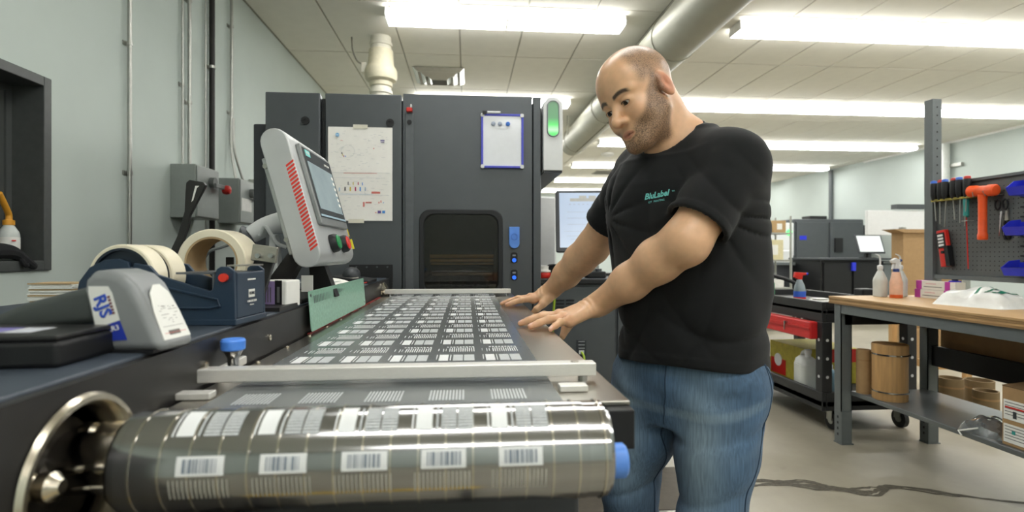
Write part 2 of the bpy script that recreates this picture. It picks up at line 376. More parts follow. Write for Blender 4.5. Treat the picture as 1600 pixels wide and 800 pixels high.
# window door with a real opening
def plate_hole(x0, x1, z0, z1, cx, cz, ww, hh, r, ya, yb, n=6):
    inner = rrect(ww, hh, r, n, cx, cz); outer = []
    for k, (CX, CZ) in enumerate(((x1, z1), (x0, z1), (x0, z0), (x1, z0))):
        for i in range(n+1):
            ix, iz = inner[k*(n+1)+i]
            first = i < n/2
            if i == n//2: outer.append((CX, CZ))
            elif (first and k % 2 == 0) or (not first and k % 2 == 1): outer.append((CX, iz))
            else: outer.append((ix, CZ))
    rs = [[(x, y, z) for x, z in pl] for pl, y in ((outer, ya), (inner, ya), (inner, yb), (outer, yb))]
    return MB().rings(rs, False, True)
def pane_mat(name, tint):       # thin tinted pane: clear pass-through plus a mirror reflection by Fresnel
    m = bpy.data.materials.new(name); m.use_nodes = True; nt = m.node_tree; N = nt.nodes; L = nt.links
    N.remove(N['Principled BSDF']); out = N['Material Output']
    tr = N.new('ShaderNodeBsdfTransparent'); tr.inputs[0].default_value = (*tint, 1); gl = N.new('ShaderNodeBsdfGlossy'); gl.inputs['Roughness'].default_value = .02
    fr = N.new('ShaderNodeFresnel'); fr.inputs[0].default_value = 1.5; mx = N.new('ShaderNodeMixShader'); L.new(fr.outputs[0], mx.inputs[0]); L.new(tr.outputs[0], mx.inputs[1]); L.new(gl.outputs[0], mx.inputs[2]); L.new(mx.outputs[0], out.inputs[0])
    return m
WCX, WCZ, WW, WH = -.028, 1.165, .405, .43
pc = part('window_door', plate_hole(-.315, .328, .03, 1.958, WCX, WCZ, WW, WH, .055, PY, PY+.04), m_press, P, w=True, smooth=False)
part('raised_seam', MB().box(-.305, -.262, PY-.008, PY, .9, 1.86), mat('press_worn_strip', '#585c5f', .4, .2, var=.08), pc, w=True, bevel=.004)
rs = []
for ww, yy in ((WW+.012, PY-.001), (WW+.004, PY-.012), (WW-.03, PY-.012), (WW-.04, PY+.01)):
    rs.append([(x, yy, z) for x, z in rrect(ww, WH+ww-WW, .055, 6, WCX, WCZ)])
part('window_gasket', MB().rings(rs, False, True), m_rub, pc, w=True)
part('window_pane', MB().prism(rrect(WW-.03, WH-.03, .045, 6, WCX, WCZ), 0, .004, Matrix(((1, 0, 0, 0), (0, 0, 1, PY+.004), (0, 1, 0, 0), (0, 0, 0, 1)))),
     pane_mat('smoked_pane', (.55, .52, .46)), pc, w=True, smooth=False)
part('strip_panel', MB().box(.334, .374, PY, PY+.04, .03, 1.958), m_press, P, w=True, bevel=.005)
# chamber behind the window: cut the body's look with a black liner box standing proud behind the glass
part('chamber', MB().box(-.228, .173, PY+.25, PY+.258, .942, 1.383), m_black, P, w=True, smooth=False)
m_brass = mat('oiled_brass_roller', '#d2b078', .4, .4)
for z, r, x0, x1, mm in ((1.152, .010, -.19, .135, m_brass), (1.13, .008, -.185, .135, m_brass), (1.113, .004, -.18, .14, m_brass), (1.062, .009, -.175, .125, m_steel), (1.09, .012, -.16, .12, m_black)):
    part('roller', MB().cyl((x0, PY+.03, z), (x1, PY+.03, z), r, n=12), mm, P, w=True)
part('roller_bracket', MB().box(-.20, -.185, PY+.012, PY+.06, 1.03, 1.19), m_black, P, w=True); part('roller_bracket', MB().box(.135, .15, PY+.012, PY+.06, 1.03, 1.19), m_black, P, w=True)
for i in range(5): part('spacer_wheel', MB().cyl((-.15+i*.062, PY+.03, 1.015), (-.138+i*.062, PY+.03, 1.015), .014, n=12), m_press, P, w=True)
# latches
for x, z in ((-.785, 1.815), (-.378, 1.812)): part('latch', MB().ring(.008, .02, .008, TM(x, PY-.002, z) @ rotm('X', 90), 20).cyl((x, PY+.002, z), (x, PY-.003, z), .011), m_black, P, w=True)
t = part('latch', MB().cyl((-.283, PY-.012, 1.815), (-.283, PY+.0, 1.815), .012), m_black, pc, w=True)
part('red_latch_tag', MB().box(-.296, -.268, PY-.03, PY-.006, 1.864, 1.884), m_red, pc, w=True, bevel=.003)
part('latch_pin', MB().box(-.276, -.27, PY-.03, PY-.006, 1.885, 1.90), m_white, pc, w=True)
# blue pull handle and push buttons
hp = [(x, z) for x, z in rrect(.052, .105, .006, 3, .237, 1.247)]
hp = [(.211, 1.30), (.263, 1.30)]+[(.237+.026*math.cos(a), 1.218+.026*math.sin(a)) for a in [-PI*i/10 for i in range(11)]]
MXZ = Matrix(((1, 0, 0, 0), (0, 0, 1, 0), (0, 1, 0, 0), (0, 0, 0, 1)))
hb_ = part('pull_handle', MB().prism(hp, PY-.02, PY, MXZ), m_blue, P, w=True, bevel=.003)
part('thumb_dimple', MB().ring(.013, .018, .006, TM(.237, PY-.021, 1.25) @ rotm('X', 90), 20), mat('blue_plastic_dark', '#4c7cd0', .4), hb_, w=True)
for z in (1.145, 1.058):
    q = part('button_plate', MB().prism(rrect(.034, .055, .012, 4, .237, z), PY-.006, PY, MXZ), m_black, P, w=True)
    part('push_button', MB().cyl((.237, PY-.014, z-.012), (.237, PY-.005, z-.012), .01), mat('lit_blue_button', '#2f6df0', .3, emit=.7), q, w=True)
    part('legend', MB().box(.229, .245, PY-.0075, PY-.006, z+.008, z+.016), mat('legend_grey', '#8c9094', .6), q, w=True)
part('lower_grille', MB().box(-.575, -.365, PY-.012, PY+.002, .80, 1.113), m_black, P, w=True, bevel=.003)
for i in range(4): part('grille_bolt', MB().cyl((-.54+i*.05, PY-.016, 1.10), (-.54+i*.05, PY-.01, 1.10), .004, n=8), m_press, P, w=True)
# status column
IX0, IX1 = .384, .482
poly = [(IX0, 1.585), (IX1, 1.585), (IX1, 1.925), (IX1-.028, 1.953), (IX0+.028, 1.953), (IX0, 1.925)]
sc_ = part('status_column', MB().prism(poly, PY-.02, PY+.25, MXZ), m_white, P, w=True, bevel=.003)
part('column_underside', MB().box(IX0+.004, IX1-.002, PY-.01, 4.0, 1.575, 1.586).box(IX0+.004, IX1-.03, 3.6, 4.0, 1.45, 1.575), m_press2, P, w=True)
part('column_body', MB().box(IX0, IX1-.001, PY+.25, 4.0, 1.586, 1.95), m_white, P, w=True)
cx, cz = (IX0+IX1)/2, 1.845
part('lamp_rim', MB().rings([[(x, yy, z) for x, z in rrect(a, b, a/2-.001, 8, cx, cz)] for a, b, yy in ((.064, .185, PY-.021), (.06, .181, PY-.026), (.053, .174, PY-.026), (.053, .174, PY-.019))], False, True), mat('grey_rim', '#7d8384', .4), sc_, w=True)
def green_mat():
    m = mat('green_status_lamp', '#5f8f6c', .3, var=.0, emit=1.0); nt = m.node_tree; N = nt.nodes; L = nt.links; b = N['Principled BSDF']
    tc = N.new('ShaderNodeTexCoord'); sx = N.new('ShaderNodeSeparateXYZ'); L.new(tc.outputs['Object'], sx.inputs[0])
    mr = N.new('ShaderNodeMapRange'); mr.inputs[1].default_value = 1.75; mr.inputs[2].default_value = 1.93; L.new(sx.outputs['Z'], mr.inputs[0])
    cr = N.new('ShaderNodeValToRGB'); e = cr.color_ramp.elements
    e[0].position = 0; e[0].color = (.03, .75, .08, 1); e[1].position = 1; e[1].color = (.10, .14, .10, 1)
    for p_, c_ in ((.12, (.12, 1, .18, 1)), (.22, (.75, 1.3, .75, 1)), (.36, (.10, .9, .14, 1)), (.55, (.10, .22, .11, 1))):
        k = e.new(p_); k.color = c_
    L.new(mr.outputs[0], cr.inputs[0]); L.new(cr.outputs[0], b.inputs['Emission Color']); b.inputs['Emission Strength'].default_value = .62
    return m
part('status_lamp', MB().prism(rrect(.052, .173, .025, 8, cx, cz), PY-.023, PY-.02, MXZ), green_mat(), sc_, w=True, smooth=False)
# service diagram taped to the press
pf = basis((-.6765+.155, PY-.0015, 1.558), (1, 0, 0), (0, 0, 1))   # local x right, y up, z toward camera (-Y)
ps = thing('wall_chart', 'creased white service diagram sheet taped to the press door', 'poster', (-.52, PY, 1.33))
sheet = MB(); NX, NZ = 8, 10
gv = []; 
for j in range(NZ+1):
    for i in range(NX+1):
        x = -.155+.31*i/NX; y = -.23+.46*j/NZ
        z = .0015+.0015*math.sin(i*1.3+j*.9)**2+(.003 if j == 5 else 0)
        gv.append(pf @ Vector((x, y, z)))
sheet.add([v_[:] for v_ in gv], [(j*(NX+1)+i, j*(NX+1)+i+1, (j+1)*(NX+1)+i+1, (j+1)*(NX+1)+i) for j in range(NZ) for i in range(NX)])
part('sheet', sheet, m_paper, ps, w=True, ang=90)
part('tape', MB(pf).cbox((0, .232, .004), (.07, .02, .001)), mat('masking_tape', '#d8d4c4', .6), ps, w=True); part('tape', MB(pf).cbox((-.02, -.232, .004), (.075, .02, .001)), MATS['masking_tape'], ps, w=True)
def pr(col, rects, nm='print_mark'):
    q = MB(pf)
    for x, y, ww, hh in rects: q.add([(x-ww/2, y-hh/2, .0062), (x+ww/2, y-hh/2, .0062), (x+ww/2, y+hh/2, .0062), (x-ww/2, y+hh/2, .0062)], [(0, 1, 2, 3)])
    return part(nm, q, mat('print_'+col.strip('#'), col, .7), ps, w=True, smooth=False, kind='stuff')
rn = random.Random(3)
greys = []
for i in range(150): greys.append((rn.uniform(-.14, .14), rn.uniform(-.21, .21), rn.uniform(.004, .02), .0012))
for (x0, x1, y) in ((-.14, .14, 0.005), (-.14, .14, -.105), (-.13, .12, -.02)): greys.append(((x0+x1)/2, y, x1-x0, .0012))
for a in range(40): greys.append((-.06+.032*math.cos(a*PI/20), .11+.03*math.sin(a*PI/20), .004, .0012))
pr('#c2c4c6', greys)
pr('#d47a70', [(.075, -.092, .042, .01), (.04, -.141, .03, .007), (.017, -.15, .008, .024), (.09, -.141, .005, .008), (.1, -.136, .004, .012), (.075, -.19, .006, .005), (.0, .003, .16, .002), (.065, .125, .005, .005), (-.09, .162, .012, .002)])
pr('#5b4a8f', [(.092, -.187, .016, .013), (.107, .165, .02, .006), (.107, .157, .018, .003)])
pr('#4a90d8', [(.113, -.187, .014, .013), (.112, -.141, .004, .004), (.0, -.075, .006, .02), (.01, -.05, .004, .014), (-.072, .085, .004, .006)])
pr('#2c2c2c', [(-.073, -.075, .006, .02), (-.058, -.048, .004, .016), (-.088, .1, .005, .008)])
pr('#c9b430', [(-.048, -.075, .006, .02), (-.034, -.048, .004, .014), (-.085, .092, .004, .008)])
pr('#b01f58', [(-.023, -.075, .006, .02), (-.01, -.048, .004, .014), (-.079, .086, .004, .008)])
pr('#a4bfd6', [(-.02, -.1, .16, .0015), (-.1, -.078, .005, .018), (.024, -.075, .005, .018)])
part('printed_disc', MB().cyl(pf @ Vector((-.11, .19, .005)), pf @ Vector((-.11, .19, .0066)), .009, n=16), mat('print_blue_disc', '#6fb2e0', .6), ps, w=True)
text('disc_letters', 'hp', .012, pf @ TM(-.11, .1905, .0068), m_paper, ps, w=True, shear=.25)
# whiteboard with blue frame
bf = basis((.177, PY-.002, 1.73), (1, 0, 0), (0, 0, 1))
wb = thing('whiteboard', 'small white dry-erase board with blue frame stuck to the press', 'whiteboard', (.177, PY, 1.597))
m_bfr = mat('blue_violet_frame', '#4a4fbd', .4)
part('board', MB(bf).cbox((0, 0, .006), (.20, .256, .008)), mat('whiteboard_face', '#dfe2e6', .12, var=.02), wb, w=True)
for x, y, ww, hh in ((0, .13, .205, .011), (0, -.13, .205, .011), (-.101, 0, .011, .25), (.101, 0, .011, .25)): part('frame_bar', MB(bf).cbox((x, y, .008), (ww, hh, .014)), m_bfr, wb, w=True, bevel=.002)
for sx in (-1, 1):
    for sy in (-1, 1): part('corner_cap', MB(bf).prism(rrect(.018, .018, .006, 3, sx*.099, sy*.128), 0, .0165), m_white, wb, w=True)
for x, c_ in ((-.045, '#9aa4b4'), (-.012, '#9aa4b4'), (.028, '#3f74c8')):
    t = part('magnet_button', MB(bf).lathe([(.011, .01), (.011, .016), (.007, .018)], TM(x, .085, 0), 16), mat('magnet_'+c_[1:], c_, .3), wb, w=True)
part('marker', MB(bf).cyl((-.075, .14, .02), (-.01, .14, .02), .006, n=10), m_white, wb, w=True)
part('marker_clip', MB(bf).cbox((-.09, .138, .014), (.02, .016, .02)), m_black, wb, w=True)
# light cabinet seen past the press
t = thing('light_cabinet', 'pale grey cabinet flank visible beside the charcoal press', 'cabinet', (.56, 4.1, 0))
part('body', MB().box(.47, .68, 4.06, 4.8, 0.02, 1.60), m_white, t, w=True, bevel=.02, seg=3); part('plinth', MB().box(.48, .67, 4.08, 4.78, 0, .03), m_black, t, w=True)
# ------------------------------------------------------------------ operator desk, monitor and small things right of the press
D = thing('operator_cabinet', 'low charcoal cabinet with louvres and black worktop right of the press', 'cabinet', (.7, 3.0, 0))
part('carcass', MB().box(.385, 1.10, 2.87, 3.55, .02, 1.0), m_press, D, w=True, bevel=.004)
part('worktop', MB().box(.38, 1.11, 2.84, 3.56, 1.0, 1.03), m_black, D, w=True, bevel=.006)
part('door', MB().box(.40, .80, 2.855, 2.87, .06, .985), m_press, D, w=True, bevel=.004); part('door', MB().box(.815, 1.09, 2.855, 2.87, .06, .985), m_press, D, w=True, bevel=.004)
for c_ in range(2):
    for i in range(6): part('louvre', MB().box(.475+c_*.055, .52+c_*.055, 2.849, 2.856, .82+i*.018, .829+i*.018), m_black, D, w=True, smooth=False)
pl = part('port_plate', MB().box(.59, .64, 2.85, 2.856, .60, .70), m_press2, D, w=True)
for i in range(3): part('legend', MB().box(.598, .632, 2.848, 2.8505, .69-i*.018, .695-i*.018), mat('legend_grey', '#8c9094', .6), pl, w=True)
part('socket', MB().box(.60, .628, 2.846, 2.85, .625, .645), m_white, pl, w=True)
m_cab = mat('yellow_green_cable', '#a7c23a', .45)
o = part('network_cable', MB().tube(catmull([(.615, 2.845, .635), (.618, 2.80, .61), (.612, 2.80, .5), (.60, 2.82, .2), (.6, 2.84, .01)]), .006, 8), m_cab); tag(o, 'lime green cable hanging from the port on the charcoal cabinet', 'cable')
o = part('network_cable', MB().tube(catmull([(.50, 3.0, 1.055), (.475, 2.86, 1.05), (.47, 2.825, 1.0), (.455, 2.82, .8), (.45, 2.83, .4), (.46, 2.84, .01)]), .006, 8), m_cab); tag(o, 'lime green cable draped over the black worktop beside the press', 'cable')
# monitor
M_ = thing('monitor', 'flat monitor in dark grey frame showing a pale status page', 'monitor', (.80, 3.28, 1.03), rz=-6)
ml = TM(0, 0, .34) @ rotm('X', 90-14)
part('frame', MB(ml).prism(rrect(.50, .40, .012, 3), -.03, .0), mat('monitor_grey', '#3d4044', .4), M_, bevel=.004)
part('screen', MB(ml).cbox((0, 0.004, .001), (.455, .355, .003)), mat('lit_screen', '#97a4b6', .2, emit=.75, var=.05, scale=3), M_)
def sp(col, rects, nm):
    q = MB(ml)
    for x, y, ww, hh in rects: q.add([(x-ww/2, y-hh/2, .0031), (x+ww/2, y-hh/2, .0031), (x+ww/2, y+hh/2, .0031), (x-ww/2, y+hh/2, .0031)], [(0, 1, 2, 3)])
    part(nm, q, mat('screen_'+col.strip('#'), col, .4, emit=.25), M_, smooth=False, kind='stuff')
sp('#a9a9a4', [(-.06, .135, .2, .02), (-.08, .15, .045, .025), (-.02, .15, .045, .025)], 'press_diagram')
sp('#6d7480', [(-.035, .05, .012, .02), (-.035, .01, .012, .02), (-.035, -.03, .012, .02)], 'icons')
sp('#a3adbd', [(-.05+(i-4)*.028, .105, .012, .006) for i in range(9)]+[(-.12, .055, .12, .003), (-.12, .015, .12, .003), (-.12, -.025, .12, .003), (-.05, -.07, .3, .002), (-.06, -.1, .25, .003), (-.06, -.12, .2, .003)], 'text_lines')
part('neck', MB().cyl((0, .02, 0), (0, .06, .33), .02), m_emt, M_); part('foot', MB().cyl((0, .03, 0), (0, .03, .015), .11, n=28), m_black, M_)
o = thing('tape_reel', 'white reel over a red ring standing on the black worktop', 'reel', (.425, 2.98, 1.03))
part('ring', MB().lathe([(.04, 0), (.042, .004), (.042, .026), (.04, .03)], n=24), m_red, o); part('reel', MB().lathe([(.036, .03), (.042, .034), (.042, .042), (.03, .046), (.03, .062), (.034, .065), (.02, .068)], n=24), m_paper, o)
o = thing('bottle', 'red bottle cap on a short bottle by the press edge', 'bottle', (.40, 3.1, 1.03))
part('bottle', MB().lathe([(.022, 0), (.024, .01), (.024, .06), (.012, .075)], n=16), m_white, o); part('cap', MB().lathe([(.016, .075), (.018, .08), (.018, .105), (.012, .108)], n=16), m_red, o)
o = thing('cable_bundle', 'tangled black coiled cable on the worktop under the monitor', 'cable', (.51, 3.0, 1.03))
cp = []
for i in range(90):
    a = i*.62; cp.append((.05*math.cos(a)*(1+.2*math.sin(i*.3)), .025*math.sin(a), .04+.03*math.sin(a*.7+i*.05)+.0))
part('coil', MB().tube(cp, .007, 6), m_black, o)
o = thing('desk_gadget', 'black gadget lying on the worktop behind the forearm', 'gadget', (.72, 2.98, 1.03)); part('body', MB().prism(rrect(.12, .06, .02), 0, .035), m_black, o, bevel=.006); part('dial', MB().cyl((.02, 0, .035), (.02, 0, .05), .018), m_press, o)
# ------------------------------------------------------------------ inspection table with rollers
TZ = .98
TX0, TX1, TY0, TY1 = -.365, .209, .675, 2.55
T = thing('inspection_table', 'long stainless web inspection table with chrome guide roller and clamp bars', 'table', (-.08, 1.6, 0))
part('top_plate', MB().box(TX0, TX1, TY0, TY1, TZ-.006, TZ), m_steel, T, w=True, bevel=.0015)
part('cabinet', MB().box(-.33, .17, .80, 2.5, .03, TZ-.012), m_press2, T, w=True, bevel=.01)
part('side_rail', MB().box(.19, TX1, .70, TY1, TZ-.03, TZ-.006), m_steel, T, w=True)
def clamp(y, x0, x1, z):
    b = part('clamp_bar', MB().box(x0, x1, y-.012, y+.012, z-.019, z), m_alu, T, w=True, bevel=.002)
    for x in (x0+.02, x1-.018): part('post', MB().cyl((x, y, TZ), (x, y, z-.018), .007, n=12), m_chrome, b, w=True)
    for x in (x0+.03, x1-.03): part('bolt', MB().cyl((x, y, z-.002), (x, y, z+.001), .006, n=12), m_steel, b, w=True)
clamp(.79, -.40, .19, 1.008); clamp(2.36, -.352, .192, 1.012)
part('lower_bar', MB().box(.126, .165, .722, .742, TZ+.0005, TZ+.009), m_alu, T, w=True, bevel=.0015)
part('lower_bar', MB().box(-.385, -.33, .722, .742, TZ+.0005, TZ+.009), m_alu, T, w=True, bevel=.0015)
part('lower_bar', MB().box(-.40, -.365, .84, .93, .985, .999), m_alu, T, w=True, bevel=.002)
kn = part('clamp_knob', MB().lathe([(.008, 0), (.008, .012), (.012, .02), (.015, .024)], TM(-.352, .845, .999), 20), m_chrome, T, w=True)
part('blue_cap', MB().lathe([(.015, .024), (.017, .026), (.0175, .038), (.0155, .041), (.001, .0415)], TM(-.352, .845, .999), 24), mat('bright_blue_cap', '#4f8be8', .4), kn, w=True)
RY, RZ, RR = .572, .96, .049
part('guide_roller', MB().lathe([(.01, -.335), (RR-.003, -.335), (RR, -.331), (RR, .144), (RR-.003, .148), (.01, .148)], TM(0, RY, RZ) @ rotm('Y', 90), 96), m_chrome, T, w=True)
part('roller_core', MB().cyl((-.40, RY, RZ), (-.33, RY, RZ), .03, n=28), m_chrome, T, w=True)
m_rim = mat('worn_bright_rim', '#cfc7b6', .25, 1.0)
fl_ = part('bearing_flange', MB().lathe([(.070, -.024), (.072, .002), (.075, .006), (.080, .006), (.083, .0015)], TM(-.372, .556, .95) @ rotm('Y', 90), 64, caps=False), m_rim, T, w=True)
part('flange_hub', MB().lathe([(.001, .006), (.02, .006), (.024, .002), (.06, .0), (.072, 0)], TM(-.4, .556, .95) @ rotm('Y', 90), 48), mat('dark_oxide', '#3c3833', .35, .8), fl_, w=True)
for a, L_ in ((42, .058), (165, .04), (255, .03)):
    yy, zz = .556+.048*math.cos(R(a)), .95+.048*math.sin(R(a))
    part('hub_bolt', MB().lathe([(.009, 0), (.012, .004), (.012, .014), (.009, .018), (.013, .022), (.013, L_-.008), (.009, L_-.004), (.006, L_)], TM(-.398, yy, zz) @ rotm('Y', 90), 20), m_rim, fl_, w=True)
part('reflection_bar', MB().box(-.345, .02, .36, .40, .54, .58), mat('reflection_yellow', '#e0b52c', .5), T, w=True, bevel=.004)  # unseen yellow bar, added only for its yellow reflection in the roller
for x in (-.34, -.01): part('reflection_bar_arm', MB().box(x, x+.02, .40, .80, .55, .57), m_black, T, w=True)  # arms carrying the added bar, likewise out of view
part('end_bracket', MB().box(.148, TX1, .655, .70, .925, TZ-.006), m_black, T, w=True, bevel=.002)
part('knob_shaft', MB().cyl((.14, RY+.05, .925), (.175, RY+.05, .925), .006), m_chrome, T, w=True)
part('roller_knob', MB().lathe([(.010, 0), (.017, .001), (.018, .004), (.018, .010), (.02, .012), (.02, .026), (.017, .029), (.001, .03)], TM(.158, RY+.05, .925) @ rotm('Y', 90), 28), m_blue, T, w=True)
for i in range(9): part('rim_bolt', MB().lathe([(.0045, 0), (.0045, .003), (.002, .004)], TM(TX0+.006, .96+i*.15, TZ), 10), m_rim, T, w=True)
part('red_edge_strip', MB().box(TX0-.003, TX0+.002, 1.28, 2.3, TZ, TZ+.004), mat('dark_red_strip', '#7d2320', .5), T, w=True)
# ------------------------------------------------------------------ printed film
m_film = mat('grey_coated_film', '#7b7f80', .22, .25, var=.03, scale=5)
m_ink = mat('white_ink', '#e6e8e8', .5, var=.03)
m_ink2 = mat('pale_ink', '#bfc3c4', .5, var=.25, scale=900)
m_bar = mat('barcode_grey', '#7c8794', .5)
W = thing('printed_film', 'grey film web printed with rows of white labels, stretched over the table', 'film', (-.1, 1.6, TZ))
FX0, FX1 = -.325, .122
part('film_sheet', MB().box(FX0, FX1, TY0-.03, 2.52, TZ+.0008, TZ+.0014), m_film, W, w=True, smooth=False)
FR = RR+.0008
def arc(a0, a1, x0, x1, r, n=10):
    vs = []; fs = []
    for i in range(n+1):
        a = R(a0+(a1-a0)*i/n)
        for x in (x0, x1): vs.append((x, RY-r*math.sin(a), RZ+r*math.cos(a)))
        if i: fs.append((2*i-2, 2*i-1, 2*i+1, 2*i))
    return vs, fs
q = MB(); q.add(*arc(0, 150, FX0, FX1, FR, 24)); q.quad((FX0, TY0-.03, TZ+.0012), (FX1, TY0-.03, TZ+.0012), (FX1, RY, RZ+FR), (FX0, RY, RZ+FR))
m_wrap = mat('clear_film_on_steel', '#adadad', .14, .95, var=.04, scale=10)
part('film_wrap', q, m_wrap, W, w=True, ang=60)
# crease rings round the roller
m_ringc = mat('film_crease', '#d6d0c2', .2, 1.0)
rm = None
for i in range(18):
    x = -.312+i*.0265
    o = part('crease_ring', MB().ring(FR-.0005, FR+.0006, .0016, TM(0, RY, RZ) @ rotm('Y', 90), 64), m_ringc, W, w=True) if rm is None else link('crease_ring', rm, None, W)
    rm = o.data; o.location = (x, 0, 0)
# one printed label: address blocks and a panel of text lines; x across the web, y along it
def rects(rl):
    q = MB()
    for x0, x1, y0, y1 in rl: q.add([(x0, y0, 0), (x1, y0, 0), (x1, y1, 0), (x0, y1, 0)], [(0, 1, 2, 3)])
    return q
LB1 = rects([(0, .0165, 0, .056), (.0195, .0212, .004, .056), (-.005, -.0035, .012, .056)])
LB2 = rects([(.025, .0425, 0, .055), (.0445, .063, 0, .055)])
LB3 = rects([(.016+i*.0042, .0179+i*.0042, .086, .122+.004*(i % 3)) for i in range(12)]+[(.004, .0055, .088, .118), (.009, .0102, .092, .118), (-.005, -.0036, .096, .118)]+[(.010+i*.0062, .0142+i*.0062, .132, .140) for i in range(9)])
proto = None
for r in range(9):
    for c in range(5):
        if proto is None:
            o = part('printed_label', LB1, m_ink, W, smooth=False); p2 = part('pale_panel', LB2, m_ink2, o, smooth=False); p3 = part('text_panel', LB3, m_ink, o, smooth=False); proto = (o.data, p2.data, p3.data)
        else:
            o = link('printed_label', proto[0], None, W); link('pale_panel', proto[1], None, o); link('text_panel', proto[2], None, o)
        o.location = (-.300+c*.0835-W.location.x, .943+r*.170-W.location.y, .0019)
for i in range(9): part('register_mark', MB().box(FX1-.018, FX1-.013, .90+i*.17, .904+i*.17, TZ+.0014, TZ+.0017), m_press2, W, w=True, smooth=False)
# text rows between bar and roller
for c in range(5):
    q = MB(); x = -.292+c*.081
    for i in range(11): q.quad((x+i*.0043, .692, TZ+.0019), (x+i*.0043+.0024, .692, TZ+.0019), (x+i*.0043+.0024, .742, TZ+.0019), (x+i*.0043, .742, TZ+.0019))
    part('printed_lines', q, m_ink2, W, w=True, smooth=False)
# labels round the roller
m_dim = mat('pale_ink_thin', '#c8c6bd', .4, .3, var=.1)
for c in range(5):
    xc = -.2476+c*.0751
    q = MB(); q.add(*arc(8, 46, xc-.028, xc-.012, FR+.0009)); q.add(*arc(10, 46, xc-.032, xc-.0305, FR+.0009)); part('printed_label', q, m_ink, W, w=True)
    q = MB(); q.add(*arc(10, 46, xc-.008, xc-.006, FR+.0009))
    for i in range(9):
        for x0, x1 in ((xc-.003, xc+.012), (xc+.0135, xc+.029)): q.add(*arc(10+i*4.1, 13.2+i*4.1, x0, x1, FR+.0009, 2))
    part('printed_lines', q, m_ink2, W, w=True)
    q = MB(); q.add(*arc(67, 87, xc-.0215, xc+.0215, FR+.0009)); bc = part('barcode_label', q, m_ink, W, w=True)
    q = MB(); x = xc-.016; rb = random.Random(c)
    while x < xc+.0155:
        ww = rb.choice((.0007, .0011, .0018, .0028)); q.add(*arc(70, 84, x, min(x+ww, xc+.0165), FR+.0013, 3)); x += ww+rb.choice((.0006, .001, .0016))
    part('barcode_bars', q, m_bar, bc, w=True, kind='stuff')
    q = MB()
    for i in range(14): q.add(*arc(91, 113, xc-.028+i*.004, xc-.0268+i*.004, FR+.0009))
    part('printed_lines', q, m_dim, W, w=True)
# clear strip of film lifted at the far end of the web
o = part('film_tape_strip', MB().tube(catmull([(FX0-.0, 2.36, TZ+.003), (FX0+.02, 2.31, TZ+.003), (-.1, 2.295, TZ+.003), (FX1-.02, 2.31, TZ+.003), (FX1, 2.36, TZ+.003)]), .0015, 6), m_white, W, w=True)
# ------------------------------------------------------------------ side counter
C = thing('side_counter', 'long black equipment counter with blue-grey top along the inspection table', 'counter', (-.7, 1.5, 0))
m_ctop = mat('blue_grey_mat', '#3e4650', .45, var=.08, scale=10)
m_cblk = mat('black_painted_steel', '#2b2a29', .38, .2, var=.12, scale=15)
CX1 = -.372
part('carcass', MB().box(-1.05, CX1-.03, .34, 2.62, .02, 1.035), m_cblk, C, w=True, bevel=.012, seg=3)
FCY, FCZ, FCR = .556, .95, .077
fm = plate_hole(.36, .70, .80, 1.046, FCY, FCZ, 2*FCR, 2*FCR, FCR-.0001, 0, .03, 12)     # fascia around the bearing
fm.v = [(CX1-y, x, z) for x, y, z in fm.v]
part('bearing_fascia', fm, m_cblk, C, w=True, smooth=False)
part('front_fascia', MB().box(CX1-.03, CX1, .70, 2.62, .80, 1.046), m_cblk, C, w=True)
part('top_mat', MB().box(-1.05, CX1-.012, .345, 2.62, 1.035, 1.05), m_ctop, C, w=True, bevel=.003)
for y in (.80, 1.05, 2.38): part('fascia_bolt', MB().lathe([(.006, 0), (.006, .003), (.003, .004)], TM(CX1, y, 1.01) @ rotm('Y', 90), 12), m_rim, C, w=True)
hk = part('spool_cluster', MB().lathe([(.02, 0), (.026, .01), (.02, .02), (.03, .026), (.03, .04), (.02, .045)], TM(-.39, 2.40, 1.0) @ rotm('Y', 70), 20), m_rim, C, w=True)
# ------------------------------------------------------------------ things on the side counter
CT = 1.05
m_dnavy = mat('navy_plastic', '#27384a', .42, var=.05)
m_dnavy2 = mat('navy_plastic_deep', '#1c2733', .45)
m_tape = mat('cream_tape', '#e7dfc6', .35, var=.03)
m_core = mat('cardboard_core', '#b39a74', .8)
m_scan = mat('grey_soft_plastic', '#86898a', .35, .05, var=.03)
m_lab = mat('label_white', '#e8e8e2', .5, var=.02)
# black tray in the corner
t = thing('black_case', 'flat black case with white and violet stickers at the counter corner', 'case', (-.50, .64, CT))
part('case_body', MB().prism([(-.16, -.062), (.078, -.046), (.078, .052), (-.16, .06)], 0, .028), m_black, t, bevel=.006, seg=3)
part('lid', MB().prism([(-.158, -.060), (.076, -.044), (.076, .050), (-.158, .058)], .0285, .034), mat('dark_lid', '#242424', .35), t, bevel=.002)
for k, (x0, x1, c_) in enumerate(((-.14, -.05, '#cfd2da'), (-.045, -.005, '#7f79b8'), (.0, .03, '#cfd2da'))): part('sticker', MB().box(x0, x1, -.02, .02, .034, .0345), mat('sticker_'+c_[1:], c_, .4), t, smooth=False)
